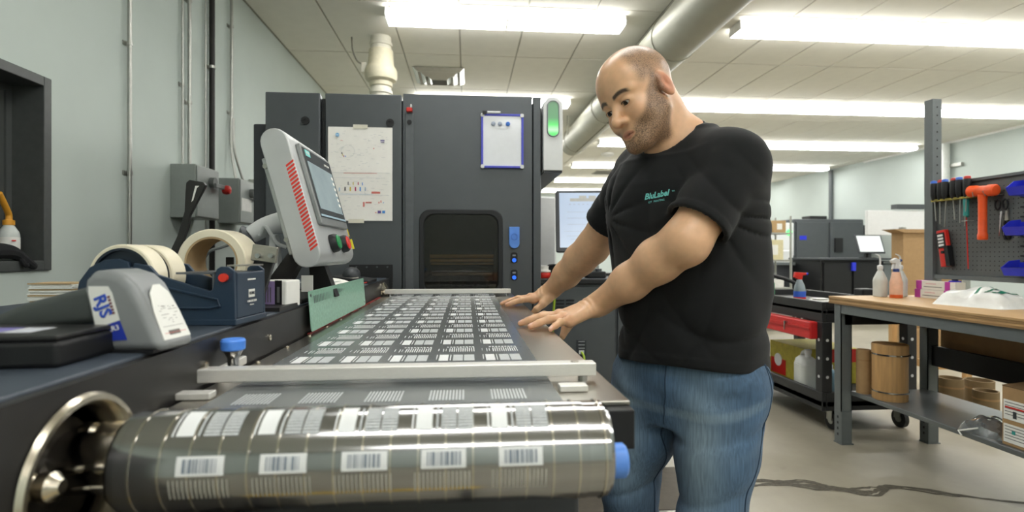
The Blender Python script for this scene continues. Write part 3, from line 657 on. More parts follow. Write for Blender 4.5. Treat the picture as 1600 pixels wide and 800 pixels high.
# barcode verifier
t = thing('barcode_verifier', 'grey handheld barcode verifier resting on its nose beside the tape dispenser', 'scanner', (-.412, .712, CT))
prof = [(-.036, .0), (.058, .002), (.05, .02), (.032, .058), (.018, .082), (.004, .094), (-.016, .1), (-.034, .098), (-.044, .088), (-.046, .075), (-.042, .058), (-.036, .035)]
MSC = Matrix(((1, 0, 0, 0), (0, 0, 1, 0), (0, 1, 0, 0), (0, 0, 0, 1)))
RS = rotm('Z', -8)
part('head', MB(RS).prism(prof, -.032, .032, MSC), m_scan, t, bevel=.012, seg=4, ang=60)
part('nose_gasket', MB(RS).prism([(-.03, -.0), (.045, -.0), (.045, .004), (-.03, .004)], -.0325, .0325, MSC), m_black, t)
hpth = [(-.034, .0, .058), (-.08, .0, .050), (-.13, .0, .04), (-.17, .0, .03)]
rs = []
for (x, y, z), hw, hh in zip(hpth, (.026, .025, .024, .021), (.024, .021, .018, .013)):
    rs.append([(RS @ Vector((x, y+px_, z+pz_)))[:] for px_, pz_ in rrect(hw*2, hh*2, .011, 4)])
part('handle', MB().rings(rs), mat('dark_grey_grip', '#454a48', .5, var=.04), t, bevel=.004, ang=50)
# maker's sticker on the flank facing the camera, data label on the front slope
sf = RS @ basis((-.014, -.0327, .05), (1, 0, 0), (0.05, 0, 1))
lq = MB(sf); lq.add([(-.022, .022, 0), (-.022, .03, 0), (.003, .03, 0), (.008, .022, 0), (.018, -.012, 0), (-.012, -.022, 0)][::-1], [tuple(range(6))]); part('flank_label', lq, m_lab, t, smooth=False)
lq = MB(sf); lq.add([(-.0125, -.0205, .0001), (.0175, -.0105, .0001), (.027, -.034, .0001), (-.005, -.036, .0001)], [(0, 1, 2, 3)]); part('blue_label', lq, mat('label_blue', '#2a3ea6', .4), t, smooth=False)
m_bl = mat('logo_blue', '#2f51b8', .4)
text('logo', 'RJS', .021, sf @ TM(-.004, .006, .0003) @ rotm('Z', -68), m_bl, t, bold=.0006)
text('logo', 'CR3', .009, sf @ TM(.009, -.021, .0004) @ rotm('Z', 14), m_lab, t)
lq = MB(sf @ TM(.0065, .008, .0003) @ rotm('Z', -72))
for i in range(6): squad(lq, Matrix.Identity(4), -.011+i*.004, -.0082+i*.004, -.0018, .0018)
part('small_print', lq, mat('maroon_ink', '#7a4648', .5), t, smooth=False, kind='stuff')
fs_ = RS @ basis((.0375, 0, .047), (0, 1, 0), (-.40, 0, .92))      # on the front slope
lq = MB(fs_); pts_ = [(-.024, -.036), (.024, -.036), (.022, .0), (.016, .025), (.006, .036), (-.006, .036), (-.016, .025), (-.022, .0)]
lq.prism(pts_, .0, .0012); part('front_label', lq, m_lab, t, smooth=False)
lq = MB(fs_); rq = random.Random(5)
for i in range(22): 
    x, y = rq.uniform(-.014, .012), rq.uniform(-.016, .008); squad(lq, Matrix.Identity(4), x, x+rq.uniform(.002, .008), y, y+.0006, .0015)
squad(lq, Matrix.Identity(4), -.018, .018, -.02, -.0195, .0015); squad(lq, Matrix.Identity(4), -.012, .008, -.031, -.025, .0015)
part('front_print', lq, mat('print_dim', '#77746f', .6), t, smooth=False, kind='stuff')
part('red_arrow', MB(fs_).box(-.019, .019, -.0285, -.0280, .0014, .0016), m_red, t, smooth=False)
# card stacks behind
t = thing('card_stack', 'small stack of white cards behind the navy tape dispenser', 'cards', (-1.0, 1.42, CT))
for i in range(13): part('card', MB().cbox((rnd.uniform(-.003, .003), rnd.uniform(-.004, .004), .002+i*.0036), (.10, .07, .003)), m_lab if i % 4 else m_core, t, smooth=False)
# tape dispenser
t = thing('tape_dispenser', 'navy multi-roll tape dispenser with two tape rolls loaded', 'dispenser', (-.503, .985, CT), rz=-4); t.scale = (.86, .86, .86)
side = [(-.155, .002), (-.155, .05), (-.148, .085), (-.128, .112), (-.1, .126), (-.075, .128), (-.055, .122), (-.052, .112), (-.046, .112), (-.044, .12), (-.015, .115), (.0, .098), (.03, .088), (.1, .066), (.105, .07), (.112, .108), (.12, .113), (.135, .113), (.146, .105), (.148, .002)]
pn = part('side_plate', MB().prism(side, -.066, -.058, MSC), m_dnavy, t, bevel=.002)
part('side_rib', MB().tube([(-.142, -.067, .02), (-.14, -.067, .06), (-.125, -.067, .095), (-.1, -.067, .108), (-.05, -.067, .095), (.03, -.067, .07), (.115, -.067, .05), (.12, -.067, .038), (.1, -.067, .034), (0, -.067, .034)], .0025, 6), m_dnavy, pn)
part('side_plate', MB().prism(side, .058, .066, MSC), m_dnavy, t, bevel=.002)
part('base', MB().box(-.156, .15, -.067, .067, 0, .012), m_dnavy, t, bevel=.002)
part('front_block', MB().box(.108, .148, -.058, .058, .012, .102), m_dnavy, t, bevel=.003)
part('clear_guard', MB().box(.03, .104, -.057, .057, .098, .102).box(.1, .104, -.057, .057, .06, .102), mat('smoky_plastic', '#5c6064', .2), t)
part('serrated_blade', MB().box(.124, .15, -.05, .05, .113, .116), m_steel, t)
part('red_cap', MB().cyl((.128, -.074, .092), (.128, -.064, .092), .008, n=16), mat('bright_red_cap', '#d93a2a', .4), t)
fb = basis((.1485, 0, .07), (0, 1, 0), (0, 0, 1))
part('brand_plate', MB(fb).cbox((.0, -.012, .0004), (.026, .016, .0006)), m_lab, t)
text('brand', 'ULINE', .0085, fb @ TM(0, -.012, .0012), m_dnavy2, t)
text('brand', '1-800-295-5510', .0062, fb @ TM(0, -.028, .0008), m_lab, t); text('brand', 'uline.com', .0042, fb @ TM(0, -.035, .0008), m_lab, t); part('print_line', MB(fb).box(-.017, .017, .0145, .0175, .0002, .0006), m_lab, t, smooth=False)
def tape_roll(name, label, loc, r, w_, rin, dark=True, rz=0):
    k = thing(name, label, 'tape roll', loc, rz=rz)
    part('tape', MB().rings([[((q_*math.cos(2*PI*j/48)), yy, q_*math.sin(2*PI*j/48)) for j in range(48)] for q_, yy in ((rin+.004, -w_/2), (r-.002, -w_/2), (r, -w_/2+.002), (r, w_/2-.002), (r-.002, w_/2), (rin+.004, w_/2))], False, True), m_tape, k)
    part('core', MB().ring(rin, rin+.004, w_*.98, rotm('X', 90), 48), m_core if not dark else m_dnavy2, k)
    if dark:
        part('hub', MB().ring(.012, rin*.995, .004, TM(0, -w_/2+.008, 0) @ rotm('X', 90), 40), m_dnavy2, k)
        part('axle', MB().cyl((0, -w_/2-.004, 0), (0, w_/2+.004, 0), .012, n=16), m_dnavy2, k)
    return k
tape_roll('tape_roll', 'nearer cream tape roll on a navy hub in the dispenser', (-.567, .956, CT+.079), .055, .037, .045, rz=-4)
tape_roll('tape_roll', 'second cream tape roll in the dispenser, behind the nearer one', (-.563, 1.006, CT+.079), .055, .040, .045, rz=-4)
tape_roll('tape_roll', 'largest clear packing tape roll standing behind the dispenser', (-.535, 1.22, CT+.10), .070, .085, .050, dark=False)
ck = thing('roll_cradle', 'low black cradle under the largest tape roll', 'cradle', (-.535, 1.22, CT))
part('cradle_base', MB().prism([(-.06, 0), (.06, 0), (.05, .05), (.03, .034), (0, .028), (-.03, .034), (-.05, .05)], -.05, .05, MSC), m_black, ck)
part('axle_arm', MB().box(-.008, .008, .045, .05, .02, .11), m_black, ck)
for dx, dy, dz in ((-.52, .955, .062), (-.525, 1.015, .062)):
    pass
# black spatula and bracket behind
t = thing('scraper', 'black flat scraper blade with flared slotted top standing on the counter', 'scraper', (-.765, 1.5, CT), rz=0)
pr_ = [(-.075, 0), (-.045, 0), (-.01, .08), (.028, .19), (.032, .22), (.072, .30), (.066, .308), (.03, .314), (.022, .306), (.02, .28), (.018, .23), (-.0, .165), (-.03, .1)]
part('blade', MB().prism(pr_, -.006, .006, MSC), m_cblk, t, bevel=.002)
part('slot', MB().prism([(.036, .255), (.041, .26), (.05, .292), (.056, .298), (.046, .298)], -.0065, .0065, MSC), m_lab, t)
# HMI control panel on its stand
un = Vector((.963, 0, .27)); uu = Vector((-.27, 0, .963))
hm = thing('control_panel', 'tilted silver touchscreen control panel with green and red buttons', 'control panel', (-.45, 1.48, CT))
HC = Vector((-.41, 1.475, 1.298))
HF = basis(HC, (0, 1, 0), uu)          # x along depth, y up the face, z out of the face
m_hmi = mat('silver_grey_enamel', '#bfc2c2', .3, .35, var=.02)
HWd, HHt, HTk = .37, .335, .064
stad = [(HTk/2*math.cos(a), HHt/2-HTk/2+HTk/2*math.sin(a)) for a in [PI*i/10 for i in range(11)]]+[(HTk/2*math.cos(a), -HHt/2+HTk/2+HTk/2*math.sin(a)) for a in [PI+PI*i/10 for i in range(11)]]
# profile in (z,y) extruded along x
MP = HF @ Matrix(((0, 0, 1, 0), (0, 1, 0, 0), (1, 0, 0, 0), (0, 0, 0, 1)))
part('housing', MB().prism([(z, y) for z, y in stad], -HWd/2, HWd/2, MP), m_hmi, hm, w=True, bevel=.004, seg=3)
part('rear_cover', MB(HF).cbox((.01, -.005, -HTk/2-.008), (HWd-.06, .24, .022)), m_hmi, hm, w=True, bevel=.003)
for y in (-.09, .09): part('rear_screw', MB(HF).cyl((-.16, y, -HTk/2-.008), (-.168, y, -HTk/2-.008), .006, n=10), m_emt, hm, w=True)
zf = HTk/2
bz = part('screen_bezel', MB(HF).prism(rrect(.285, .205, .006, 3, .008, .03), zf, zf+.010), mat('bezel_grey', '#8b8e8d', .35, .5), hm, w=True, bevel=.002)
part('glass', MB(HF).cbox((.008, .036, zf+.0105), (.262, .178, .002)), mat('dark_glass', '#45484a', .08), bz, w=True)
part('display', MB(HF).cbox((.008, .030, zf+.0118), (.236, .122, .0012)), mat('pale_display', '#93a2a6', .08, emit=.2, var=.12, scale=14), bz, w=True)
part('display_edge', MB(HF).cbox((.008, -.048, zf+.0118), (.262, .005, .0012)), mat('display_edge_blue', '#a9c3d2', .3), bz, w=True)
part('maker_badge', MB(HF).cbox((-.088, .113, zf+.012), (.038, .016, .0012)), mat('teal_badge', '#7cc9c4', .4, emit=.15), bz, w=True)
text('badge_text', 'SIEMENS', .0075, HF @ TM(-.088, .113, zf+.0128), m_lab, bz, w=True); text('badge_text', 'SIMATIC HMI', .0085, HF @ TM(.09, .108, zf+.0122), m_lab, bz, w=True)
for i in range(6): part('soft_key', MB(HF).cbox((.112, .075-i*.016, zf+.0126), (.018, .008, .0008)), m_lab, bz, w=True)
for x, m__ in ((-.055, mat('green_button', '#1f8a4c', .35)), (.055, mat('red_button', '#cc2f2b', .35))):
    cgb = part('button_collar', MB(HF).lathe([(.024, zf), (.024, zf+.012), (.021, zf+.018), (.019, zf+.018)], TM(x, -.118, 0), 24), m_black, hm, w=True)
    part('push_button', MB(HF).lathe([(.0185, zf+.01), (.0185, zf+.02), (.016, zf+.022), (.001, zf+.022)], TM(x, -.118, 0), 24), m__, cgb, w=True)
q = MB(HF); m_haz = mat('hazard_red', '#d8392c', .5)
for i in range(24):
    y = .085-i*.0088; q.add([(-HWd/2-.0004, y, zf-.001), (-HWd/2-.0004, y-.0052, zf-.001), (-HWd/2-.0004, y-.0145, zf-.021), (-HWd/2-.0004, y-.009, zf-.021)], [(0, 1, 2, 3)])
part('hazard_stripes', q, m_haz, hm, w=True, smooth=False, kind='stuff')
part('yellow_note', MB(HF).cbox((HWd/2+.004, -.03, .022), (.002, .12, .022)), mat('yellow_paper', '#e8d93c', .6), hm, w=True); part('yellow_note', MB(HF).cbox((HWd/2+.004, -.115, .025), (.002, .03, .024)), MATS['yellow_paper'], hm, w=True)
# stand
st = part('stand_post', MB().prism([(-.52, 1.05), (-.455, 1.05), (-.40, 1.16), (-.43, 1.175)], 1.35, 1.39, MXZ), m_cblk, hm, w=True)
part('stand_post', MB().prism([(-.345-.075, 1.05), (-.355, 1.05), (-.40, 1.17), (-.43, 1.17)], 1.50, 1.54, MXZ), m_cblk, hm, w=True)
part('stand_foot', MB().box(-.54, -.385, 1.30, 1.60, CT, CT+.012), m_cblk, hm, w=True, bevel=.003)
part('stand_tag', MB().box(-.402, -.374, 1.348, 1.349, 1.075, 1.115), m_lab, hm, w=True)
# clamp bracket with the silver plate, in front of the panel
t = thing('bracket_arm', 'black bent bracket arm with a bolted silver plate in front of control panel', 'bracket', (-.43, 1.16, CT))
part('arm', MB().prism([(-.03, 0), (.004, 0), (.012, .04), (.03, .10), (.012, .118), (-.006, .118), (-.02, .06)], -.008, .008, MSC), m_cblk, t, bevel=.003)
part('arm', MB().prism([(-.075, .0), (-.055, 0), (-.03, .06), (.0, .11), (-.012, .125), (-.045, .075)], .05, .066, MSC), m_cblk, t, bevel=.003)
pl_ = part('clamp_plate', MB(TM(.015, -.012, .118) @ rotm('Y', 8)).cbox((0, 0, 0), (.05, .012, .034)), m_steel, t, bevel=.002)
for x in (-.008, .018): part('bolt', MB().cyl((.013+x, -.018, .114), (.013+x, -.028, .114), .005, n=12), m_chrome, pl_)
part('foot', MB().box(-.08, .05, -.03, .09, 0, .008), m_cblk, t)
# handheld scanner behind the panel
t = thing('hand_scanner', 'white handheld barcode scanner hung behind the silver control panel', 'scanner', (-.54, 1.5, CT))
pth = catmull([(-.035, -.02, .165), (.0, 0, .19), (.045, .015, .205), (.09, .03, .215)], 4)
part('handle', MB().tube(pth, [.022+.001*i for i in range(len(pth))], 16), m_white, t)
part('cable_boot', MB().lathe([(.006, -.03), (.014, -.02), (.03, -.004), (.032, 0), (.022, .008)], TM(-.037, -.021, .164) @ rotm('Y', 62), 20), mat('grey_boot', '#5d6062', .5), t)
part('cable', MB().tube(catmull([(-.06, -.025, .15), (-.10, -.03, .135), (-.14, -.02, .12), (-.17, 0, .07), (-.18, .03, .006)]), .004, 8), mat('grey_cord', '#6d7070', .5), t)
part('trigger_guard', MB().tube(catmull([(-.005, -.03, .165), (.01, -.035, .19), (.025, -.035, .17), (.04, -.03, .145), (.06, -.02, .135)]), .005, 8), m_white, t)
part('cradle', MB().prism([(-.02, 0), (.06, 0), (.04, .06), (.03, .17), (.015, .17), (.01, .06)], -.02, .02, MSC), m_white, t, bevel=.004)
# ink carton
t = thing('small_carton', 'small white carton with a violet label at the foot of the bracket', 'carton', (-.405, 1.235, CT), rz=-12)
part('carton', MB().box(-.04, .022, -.03, .03, 0, .06), m_lab, t, bevel=.004)
part('violet_label', MB().box(-.037, -.004, -.0306, -.0299, .004, .058), mat('violet_ink', '#a58fc4', .6), t, smooth=False)
part('black_band', MB().box(-.004, .012, -.0308, -.0299, .0, .06), m_black, t, smooth=False)
part('text_line', MB().box(.001, .007, -.0312, -.0308, .012, .046), mat('grey_ink', '#6a6a6a', .6), t, smooth=False)
for i in range(4): part('text_line', MB().box(-.033+i*.006, -.031+i*.006, -.031, -.0305, .012, .045), MATS['grey_ink'], t, smooth=False)
# green line gauge leaning on the fascia
g = thing('line_gauge', 'translucent green plastic line gauge leaning against the counter fascia', 'gauge', (-.36, 1.6, TZ))
gf = basis((-.361, 1.605, 1.034), (0, 1, 0), (-.08, 0, 1))
part('gauge_plate', MB(gf).prism(rrect(.66, .094, .006, 3), -.001, .001), mat('green_gauge', '#8fb8a4', .25, var=.10, scale=14, stretch=(1, 8, 8)), g, w=True, smooth=False)
q = MB(gf)
for i in range(14): squad(q, Matrix.Identity(4), -.295+i*.014, -.295+i*.014+.009*(1-i/15), .016, .034, .0013)
for i in range(12): squad(q, Matrix.Identity(4), -.075+i*.010, -.075+i*.010+.007*(1-i/13), .022+.0005*i, .036-.0005*i, .0013)
for i in range(60): squad(q, Matrix.Identity(4), -.31+i*.0105, -.31+i*.0105+.0012, .040, .044, .0013)
part('gauge_marks', q, mat('gauge_ink', '#3f5a52', .5), g, w=True, smooth=False, kind='stuff')
part('hang_hole', MB(gf).cyl((-.315, .036, .0), (-.315, .036, .0014), .004, n=12), m_black, g, w=True); part('hang_hole', MB(gf).cyl((.318, -.036, .0), (.318, -.036, .0014), .003, n=12), m_black, g, w=True)
# papers, mouse and pad at the far end
t = thing('paper_sheets', 'curled white printed sheets lying behind the green gauge', 'paper', (-.47, 1.86, CT))
q = MB(); rsx = []
for i in range(11):
    x = -.09+.19*i/10; z = .022+.012*math.sin(i*.32) - .00035*i*i
    rsx.append((x, max(z, .003)))
for dz, dy in ((0, 0),): 
    q.add([(x, y+(.02 if y > 0 else 0), z) for x, z in rsx for y in (-.12, .13)]+[(x, y, z-.002) for x, z in rsx for y in (-.12, .13)], [(2*i, 2*i+2, 2*i+3, 2*i+1) for i in range(10)]+[(22+2*i, 22+2*i+1, 22+2*i+3, 22+2*i+2) for i in range(10)])
part('sheet', q, m_paper, t, ang=90)
part('folder', MB().cbox((-.0, 0, .003), (.20, .26, .006)), m_cblk, t)
for i in range(3): part('print_line', MB().box(-.05+i*.035, -.04+i*.035, -.05, .07, rsx[2+2*i][1]+.001, rsx[2+2*i][1]+.0016), m_ink2, t, smooth=False)
part('red_edge', MB().tube([(.10, -.1, .012), (.103, .0, .014), (.105, .14, .012)], .002, 6), m_red, t)
t = thing('computer_mouse', 'dark computer mouse on a slanted black stand at the counter end', 'mouse', (-.43, 2.22, CT))
part('stand', MB().prism([(-.09, 0), (.05, 0), (.05, .012), (-.09, .03)], -.09, .1, MSC), m_black, t, bevel=.003)
part('mouse_body', MB().lathe([(.001, .045), (.018, .042), (.03, .03), (.034, .016), (.032, .0)], TM(-.03, -.02, .018) @ Matrix.Diagonal((1, 1.6, 1, 1)), 24), m_press2, t)
part('silver_trim', MB().tube([(-.063, -.03, .022), (-.05, -.07, .022), (-.02, -.075, .02), (.0, -.04, .022)], .003, 6), m_steel, t)
# bottle and glove on the window ledge
t = thing('wash_bottle', 'clear bottle with a bent orange spout on the window ledge', 'bottle', (XL-.055, 2.50, WZ0))
part('bottle_body', MB().lathe([(.03, 0), (.036, .004), (.037, .11), (.034, .125), (.02, .15), (.0165, .155), (.0165, .163)], n=20), mat('cloudy_bottle', '#c9cfca', .3, var=.04), t)
part('bottle_label', MB().ring(.0372, .0378, .085, TM(0, 0, .06), 20), m_lab, t)
part('spout', MB().lathe([(.021, .155), (.021, .175), (.013, .178)], n=16).tube(catmull([(0, 0, .175), (0, 0.0, .20), (.006, -.02, .225), (.015, -.055, .265), (.02, -.075, .285)]), .012, 12), mat('orange_spout', '#e0a038', .35), t)
part('warning_mark', MB().box(.035, .039, -.03, -.012, .085, .09), m_red, t)
t = thing('black_glove', 'crumpled black glove draped over the window ledge', 'glove', (XL+.0, 2.44, WZ0))
rs = []
gp = catmull([(-.02, -.12, .03), (-.01, -.05, .042), (.0, .01, .035), (.012, .05, .008), (.022, .085, -.02), (.02, .1, -.03)], 4)
part('palm', MB().tube(gp, [.03, .031, .033, .034, .034, .033, .031, .03, .028, .026, .024, .022, .02, .019, .018, .017, .016, .015, .014, .012, .008][:len(gp)], 10), mat('black_knit', '#1f2022', .9, bump=.4, bscale=400), t)
part('finger', MB().tube(catmull([(0, .0, .03), (.016, .03, .01), (.026, .04, -.015), (.026, .05, -.02)], 4), .011, 8), MATS['black_knit'], t)
# ------------------------------------------------------------------ workbench on the right
m_bgrey = mat('bench_grey_steel', '#6a7071', .42, .2, var=.04)
m_ply = mat('worn_plywood', '#bd9a6c', .5, var=.10, scale=6, stretch=(8, 1, 1))
m_plye = mat('plywood_edge', '#96764e', .6, var=.15, scale=10)
m_wood = mat('pale_pine', '#c39a66', .5, var=.14, scale=9, stretch=(6, 6, .6))
m_card = mat('brown_cardboard', '#a2835c', .8, var=.05)
BX0, BX1, BY0, BY1, BZ = 2.265, 2.90, 1.2, 3.2, .90
B = thing('workbench', 'grey steel workbench with plywood top and pegboard at right', 'workbench', (2.55, 2.2, 0))
part('plywood_top', MB().box(BX0, BX1, BY0, BY1, BZ-.012, BZ), m_ply, B, w=True, bevel=.002)
for k in range(3): part('ply_layer', MB().box(BX0+.002*(k % 2), BX1, BY0, BY1-.002*(k % 2), BZ-.023-k*.0105, BZ-.0125-k*.0105), (m_plye, m_ply, m_plye)[k], B, w=True, smooth=False)
for x, y in ((2.31, 3.13), (2.31, 1.35), (2.85, 3.10), (2.85, 1.35)):
    lg = part('leg', MB().box(x-.035, x+.035, y-.03, y-.025, .17, BZ-.045).box(x-.035, x-.03, y-.03, y+.03, .17, BZ-.045).box(x+.03, x+.035, y-.03, y+.03, .17, BZ-.045), m_bgrey, B, w=True, smooth=False)
    part('leg_foot', MB().box(x-.03, x+.03, y-.036, y-.031, 0, .20).box(x-.036, x-.031, y-.036, y+.028, 0, .20).box(x-.04, x+.04, y-.04, y+.03, 0, .006), m_bgrey, lg, w=True, smooth=False)
    for i in range(4): part('leg_hole', MB().box(x-.0365, x-.0358, y-.008, y+.004, .05+i*.035, .065+i*.035), m_black, lg, w=True, smooth=False)
part('apron', MB().box(BX0+.01, BX0+.04, BY0+.05, 3.1, BZ-.10, BZ-.045), m_bgrey, B, w=True)
part('end_rail', MB().box(2.30, 2.86, 3.10, 3.13, BZ-.17, BZ-.045), m_black, B, w=True)
part('back_beam', MB().box(2.84, 2.87, 1.3, 3.1, .48, .60), m_black, B, w=True)
part('back_rail', MB().box(2.86, 2.90, 1.3, 3.1, BZ-.16, BZ-.045), m_black, B, w=True)
part('lower_shelf', MB().box(2.33, 2.83, 1.25, 3.09, .305, .33), mat('shelf_grey_steel', '#6e7374', .3, .4, var=.04), B, w=True, bevel=.003)
part('upright_post', MB().box(2.80, 2.86, 3.02, 3.08, BZ, 2.10), m_bgrey, B, w=True, bevel=.002)
for i in range(22): part('post_hole', MB().cyl((2.83, 3.019, 1.0+i*.05), (2.83, 3.0205, 1.0+i*.05), .005, n=8), m_black, B, w=True)
part('upright_post', MB().box(2.80, 2.86, 1.22, 1.28, BZ, 2.10), m_bgrey, B, w=True, bevel=.002)
m_peg = mat('pegboard_grey', '#5f6363', .45, .2, var=.04)
pg = part('pegboard', MB().box(2.825, 2.835, 1.28, 3.02, 1.04, 1.57), m_peg, B, w=True, bevel=.002)
part('pegboard_rim', MB().box(2.81, 2.835, 1.28, 3.02, 1.015, 1.04), m_bgrey, pg, w=True); part('pegboard_rim', MB().box(2.81, 2.835, 1.28, 3.02, 1.57, 1.585), m_bgrey, pg, w=True)
q = MB()
for i in range(26):
    for j in range(19):
        y = 2.36+i*.025; z = 1.075+j*.025
        q.add([(2.8246, y+.0035*math.cos(a), z+.0035*math.sin(a)) for a in [PI/3*k for k in range(6)]], [(0, 1, 2, 3, 4, 5)])
part('peg_holes', q, m_black, pg, w=True, smooth=False, kind='stuff')
for i in range(9): part('louvre', MB().box(2.818, 2.826, 2.30, 2.52, 1.10+i*.05, 1.108+i*.05), m_black, pg, w=True, smooth=False)
# screwdrivers in a holder bar
t = thing('tool_holder', 'black and yellow screwdriver rack hooked on the pegboard', 'tool rack', (2.80, 2.9, 1.47))
part('bar', MB().box(2.78, 2.824, 2.76, 3.01, 1.475, 1.487), mat('yellow_marked_bar', '#8f8330', .5, var=.6, scale=60), t, w=True)
for y in (2.78, 2.99): part('hook', MB().tube([(2.823, y, 1.50), (2.80, y, 1.50), (2.79, y, 1.48)], .003, 6), m_emt, t, w=True)
for k, (y, c_) in enumerate(((2.995, 'blue'), (2.958, 'red'), (2.918, 'blue'), (2.872, 'red'), (2.828, 'blue'), (2.79, 'red'))):
    s = thing('screwdriver', 'black screwdriver with %s end cap, %s in the rack from the steel upright' % (c_, ['first', 'second', 'third', 'fourth', 'fifth', 'sixth'][k]), 'screwdriver', (2.79, y, 1.40), group='screwdrivers in the rack')
    tl = (k % 2-.5)*.02
    part('handle', MB().lathe([(.006, .075), (.013, .085), (.0195, .11), (.020, .17), (.017, .185)], Matrix(((1, 0, 0, 0), (0, 1, -tl*3, 0), (0, 0, 1, 0), (0, 0, 0, 1))), 12), m_black, s)
    part('end_cap', MB().lathe([(.0175, .185), (.016, .198), (.005, .202)], Matrix(((1, 0, 0, 0), (0, 1, -tl*3, 0), (0, 0, 1, 0), (0, 0, 0, 1))), 12), mat('cap_'+c_, '#3f6fd0' if c_ == 'blue' else '#c33a34', .4), s)
    part('shank', MB().cyl((0, 0, .075), (0, .01*(k % 3-1), -.04-.02*(k % 3)), .003, n=8), m_emt, s)
t = thing('nut_driver', 'long screwdriver with teal handle hanging on the pegboard', 'screwdriver', (2.80, 2.80, 1.18))
part('handle', MB().lathe([(.008, .19), (.015, .2), (.013, .25), (.016, .29), (.012, .3)], n=12), mat('teal_grip', '#2f8f8a', .4), t); part('shank', MB().cyl((0, 0, .19), (0, -.012, -.1), .003, n=8), m_red, t); part('hook', MB().tube([(.024, -.02, .17), (-.01, -.02, .17), (-.012, .02, .17), (.024, .02, .17)], .002, 6), m_emt, t)
m_or = mat('safety_orange', '#ee5a24', .45)
t = thing('mallet', 'bright orange dead-blow mallet hanging on the pegboard', 'mallet', (2.775, 2.68, 1.24))
part('head', MB().lathe([(.001, -.077), (.022, -.076), (.027, -.07), (.027, -.035), (.024, -.03), (.024, .03), (.027, .035), (.027, .07), (.022, .076), (.001, .077)], TM(0, 0, .265) @ rotm('X', 93) @ Matrix.Diagonal((1.15, 1.15, 1, 1)), 20), m_or, t)
part('handle', MB().lathe([(.001, .0), (.02, .0), (.023, .006), (.023, .03), (.020, .036), (.0195, .12), (.0195, .2), (.022, .245)], n=18), m_or, t)
part('hook', MB().tube([(.05, -.03, .27), (-.02, -.035, .235), (-.03, -.03, .26)], .0025, 6), m_emt, t); part('hook', MB().tube([(.05, .03, .27), (-.02, .035, .235), (-.03, .03, .26)], .0025, 6), m_emt, t)
t = thing('scissors', 'black handled scissors hanging point down on the pegboard', 'scissors', (2.81, 2.61, 1.26))
for s_ in (-1, 1):
    part('finger_loop', MB().rings([[(0+.006*math.cos(b)*0+.005*math.sin(b), s_*.02+(.017+.005*math.cos(b))*math.cos(a)*.8, .165+(.024+.005*math.cos(b))*math.sin(a)*1.1) for b in [2*PI*k/6 for k in range(6)]] for a in [2*PI*j/18 for j in range(18)]], False, True), m_black, t)
    part('blade', MB().prism([(s_*.008, .13), (s_*.002-.006, .13), (s_*.012, .0), (s_*.014, .0)], s_*.001-.001, s_*.001+.001, Matrix(((0, 0, 1, 0), (1, 0, 0, 0), (0, 1, 0, 0), (0, 0, 0, 1)))), m_chrome, t)
part('hook', MB().tube([(.014, -.0, .22), (-.02, 0, .215), (-.022, 0, .235)], .0025, 6), m_emt, t)
t = thing('pliers', 'dark pliers hanging behind the scissors', 'pliers', (2.818, 2.588, 1.24))
part('grip', MB().tube(catmull([(0, -.008, .0), (0, -.02, .05), (0, -.004, .1)]), .007, 8), m_black, t); part('grip', MB().tube(catmull([(0, .008, .0), (0, .02, .05), (0, .004, .1)]), .007, 8), m_black, t); part('jaw', MB().prism([(-.01, .1), (.01, .1), (.004, .15), (-.004, .15)], -.004, .004, Matrix(((0, 0, 1, 0), (1, 0, 0, 0), (0, 1, 0, 0), (0, 0, 0, 1)))), m_steel, t)
t = thing('work_light', 'red and black LED work light standing against the pegboard', 'work light', (2.80, 2.92, 1.09))
WL = rotm('X', -9)
part('body', MB(WL).prism(rrect(.03, .062, .008, 3), 0, .215), m_red, t, bevel=.003)
part('grip', MB(WL).box(-.017, .017, -.034, -.008, 0, .12), m_black, t, bevel=.003)
part('lens_frame', MB(WL).box(-.019, -.014, -.026, .024, .11, .20), m_black, t, bevel=.002)
for i in range(4): part('led', MB(WL).box(-.022, -.018, -.018, .016, .12+i*.019, .132+i*.019), mat('led_lens', '#e6e8e6', .15), t)
part('switch', MB(WL).cyl((-.015, .0, .085), (-.021, .0, .085), .009, n=12), m_black, t)
m_bin = mat('cobalt_bin', '#2b36c9', .4)
for k, (y, z, lb) in enumerate(((2.44, 1.455, 'upper cobalt blue parts bin clipped to the pegboard'), (2.46, 1.255, 'middle cobalt blue parts bin clipped to the pegboard'), (2.465, 1.05, 'lowest cobalt blue parts bin clipped to the pegboard'))):
    s = thing('parts_bin', lb, 'bin', (2.82, y, z), group='cobalt bins on the pegboard')
    prf = [(0, 0), (-.085, .004), (-.105, .045), (-.095, .05), (-.06, .078), (0, .085)]
    for sgn in (-1, 1): part('side_wall', MB().prism(prf, sgn*.06-.002, sgn*.06+.002, MSC), m_bin, s)
    part('tray', MB().prism([(0, 0), (-.085, .004), (-.105, .045), (-.101, .045), (-.083, .008), (0, .003)], -.06, .06, MSC), m_bin, s); part('back', MB().box(-.003, 0, -.06, .06, 0, .072), m_bin, s)
    if k: part('contents', MB().box(-.07, -.01, -.05, .05, .01, .045), m_lab if k == 1 else m_press, s)
t = thing('tape_measure', 'small blue tool lying at the foot of the pegboard', 'tool', (2.79, 2.86, BZ)); part('body', MB().prism(rrect(.05, .05, .015), 0, .11), m_bin, t, bevel=.004); part('cap', MB().cyl((0, 0, .11), (0, 0, .118), .015), m_black, t)
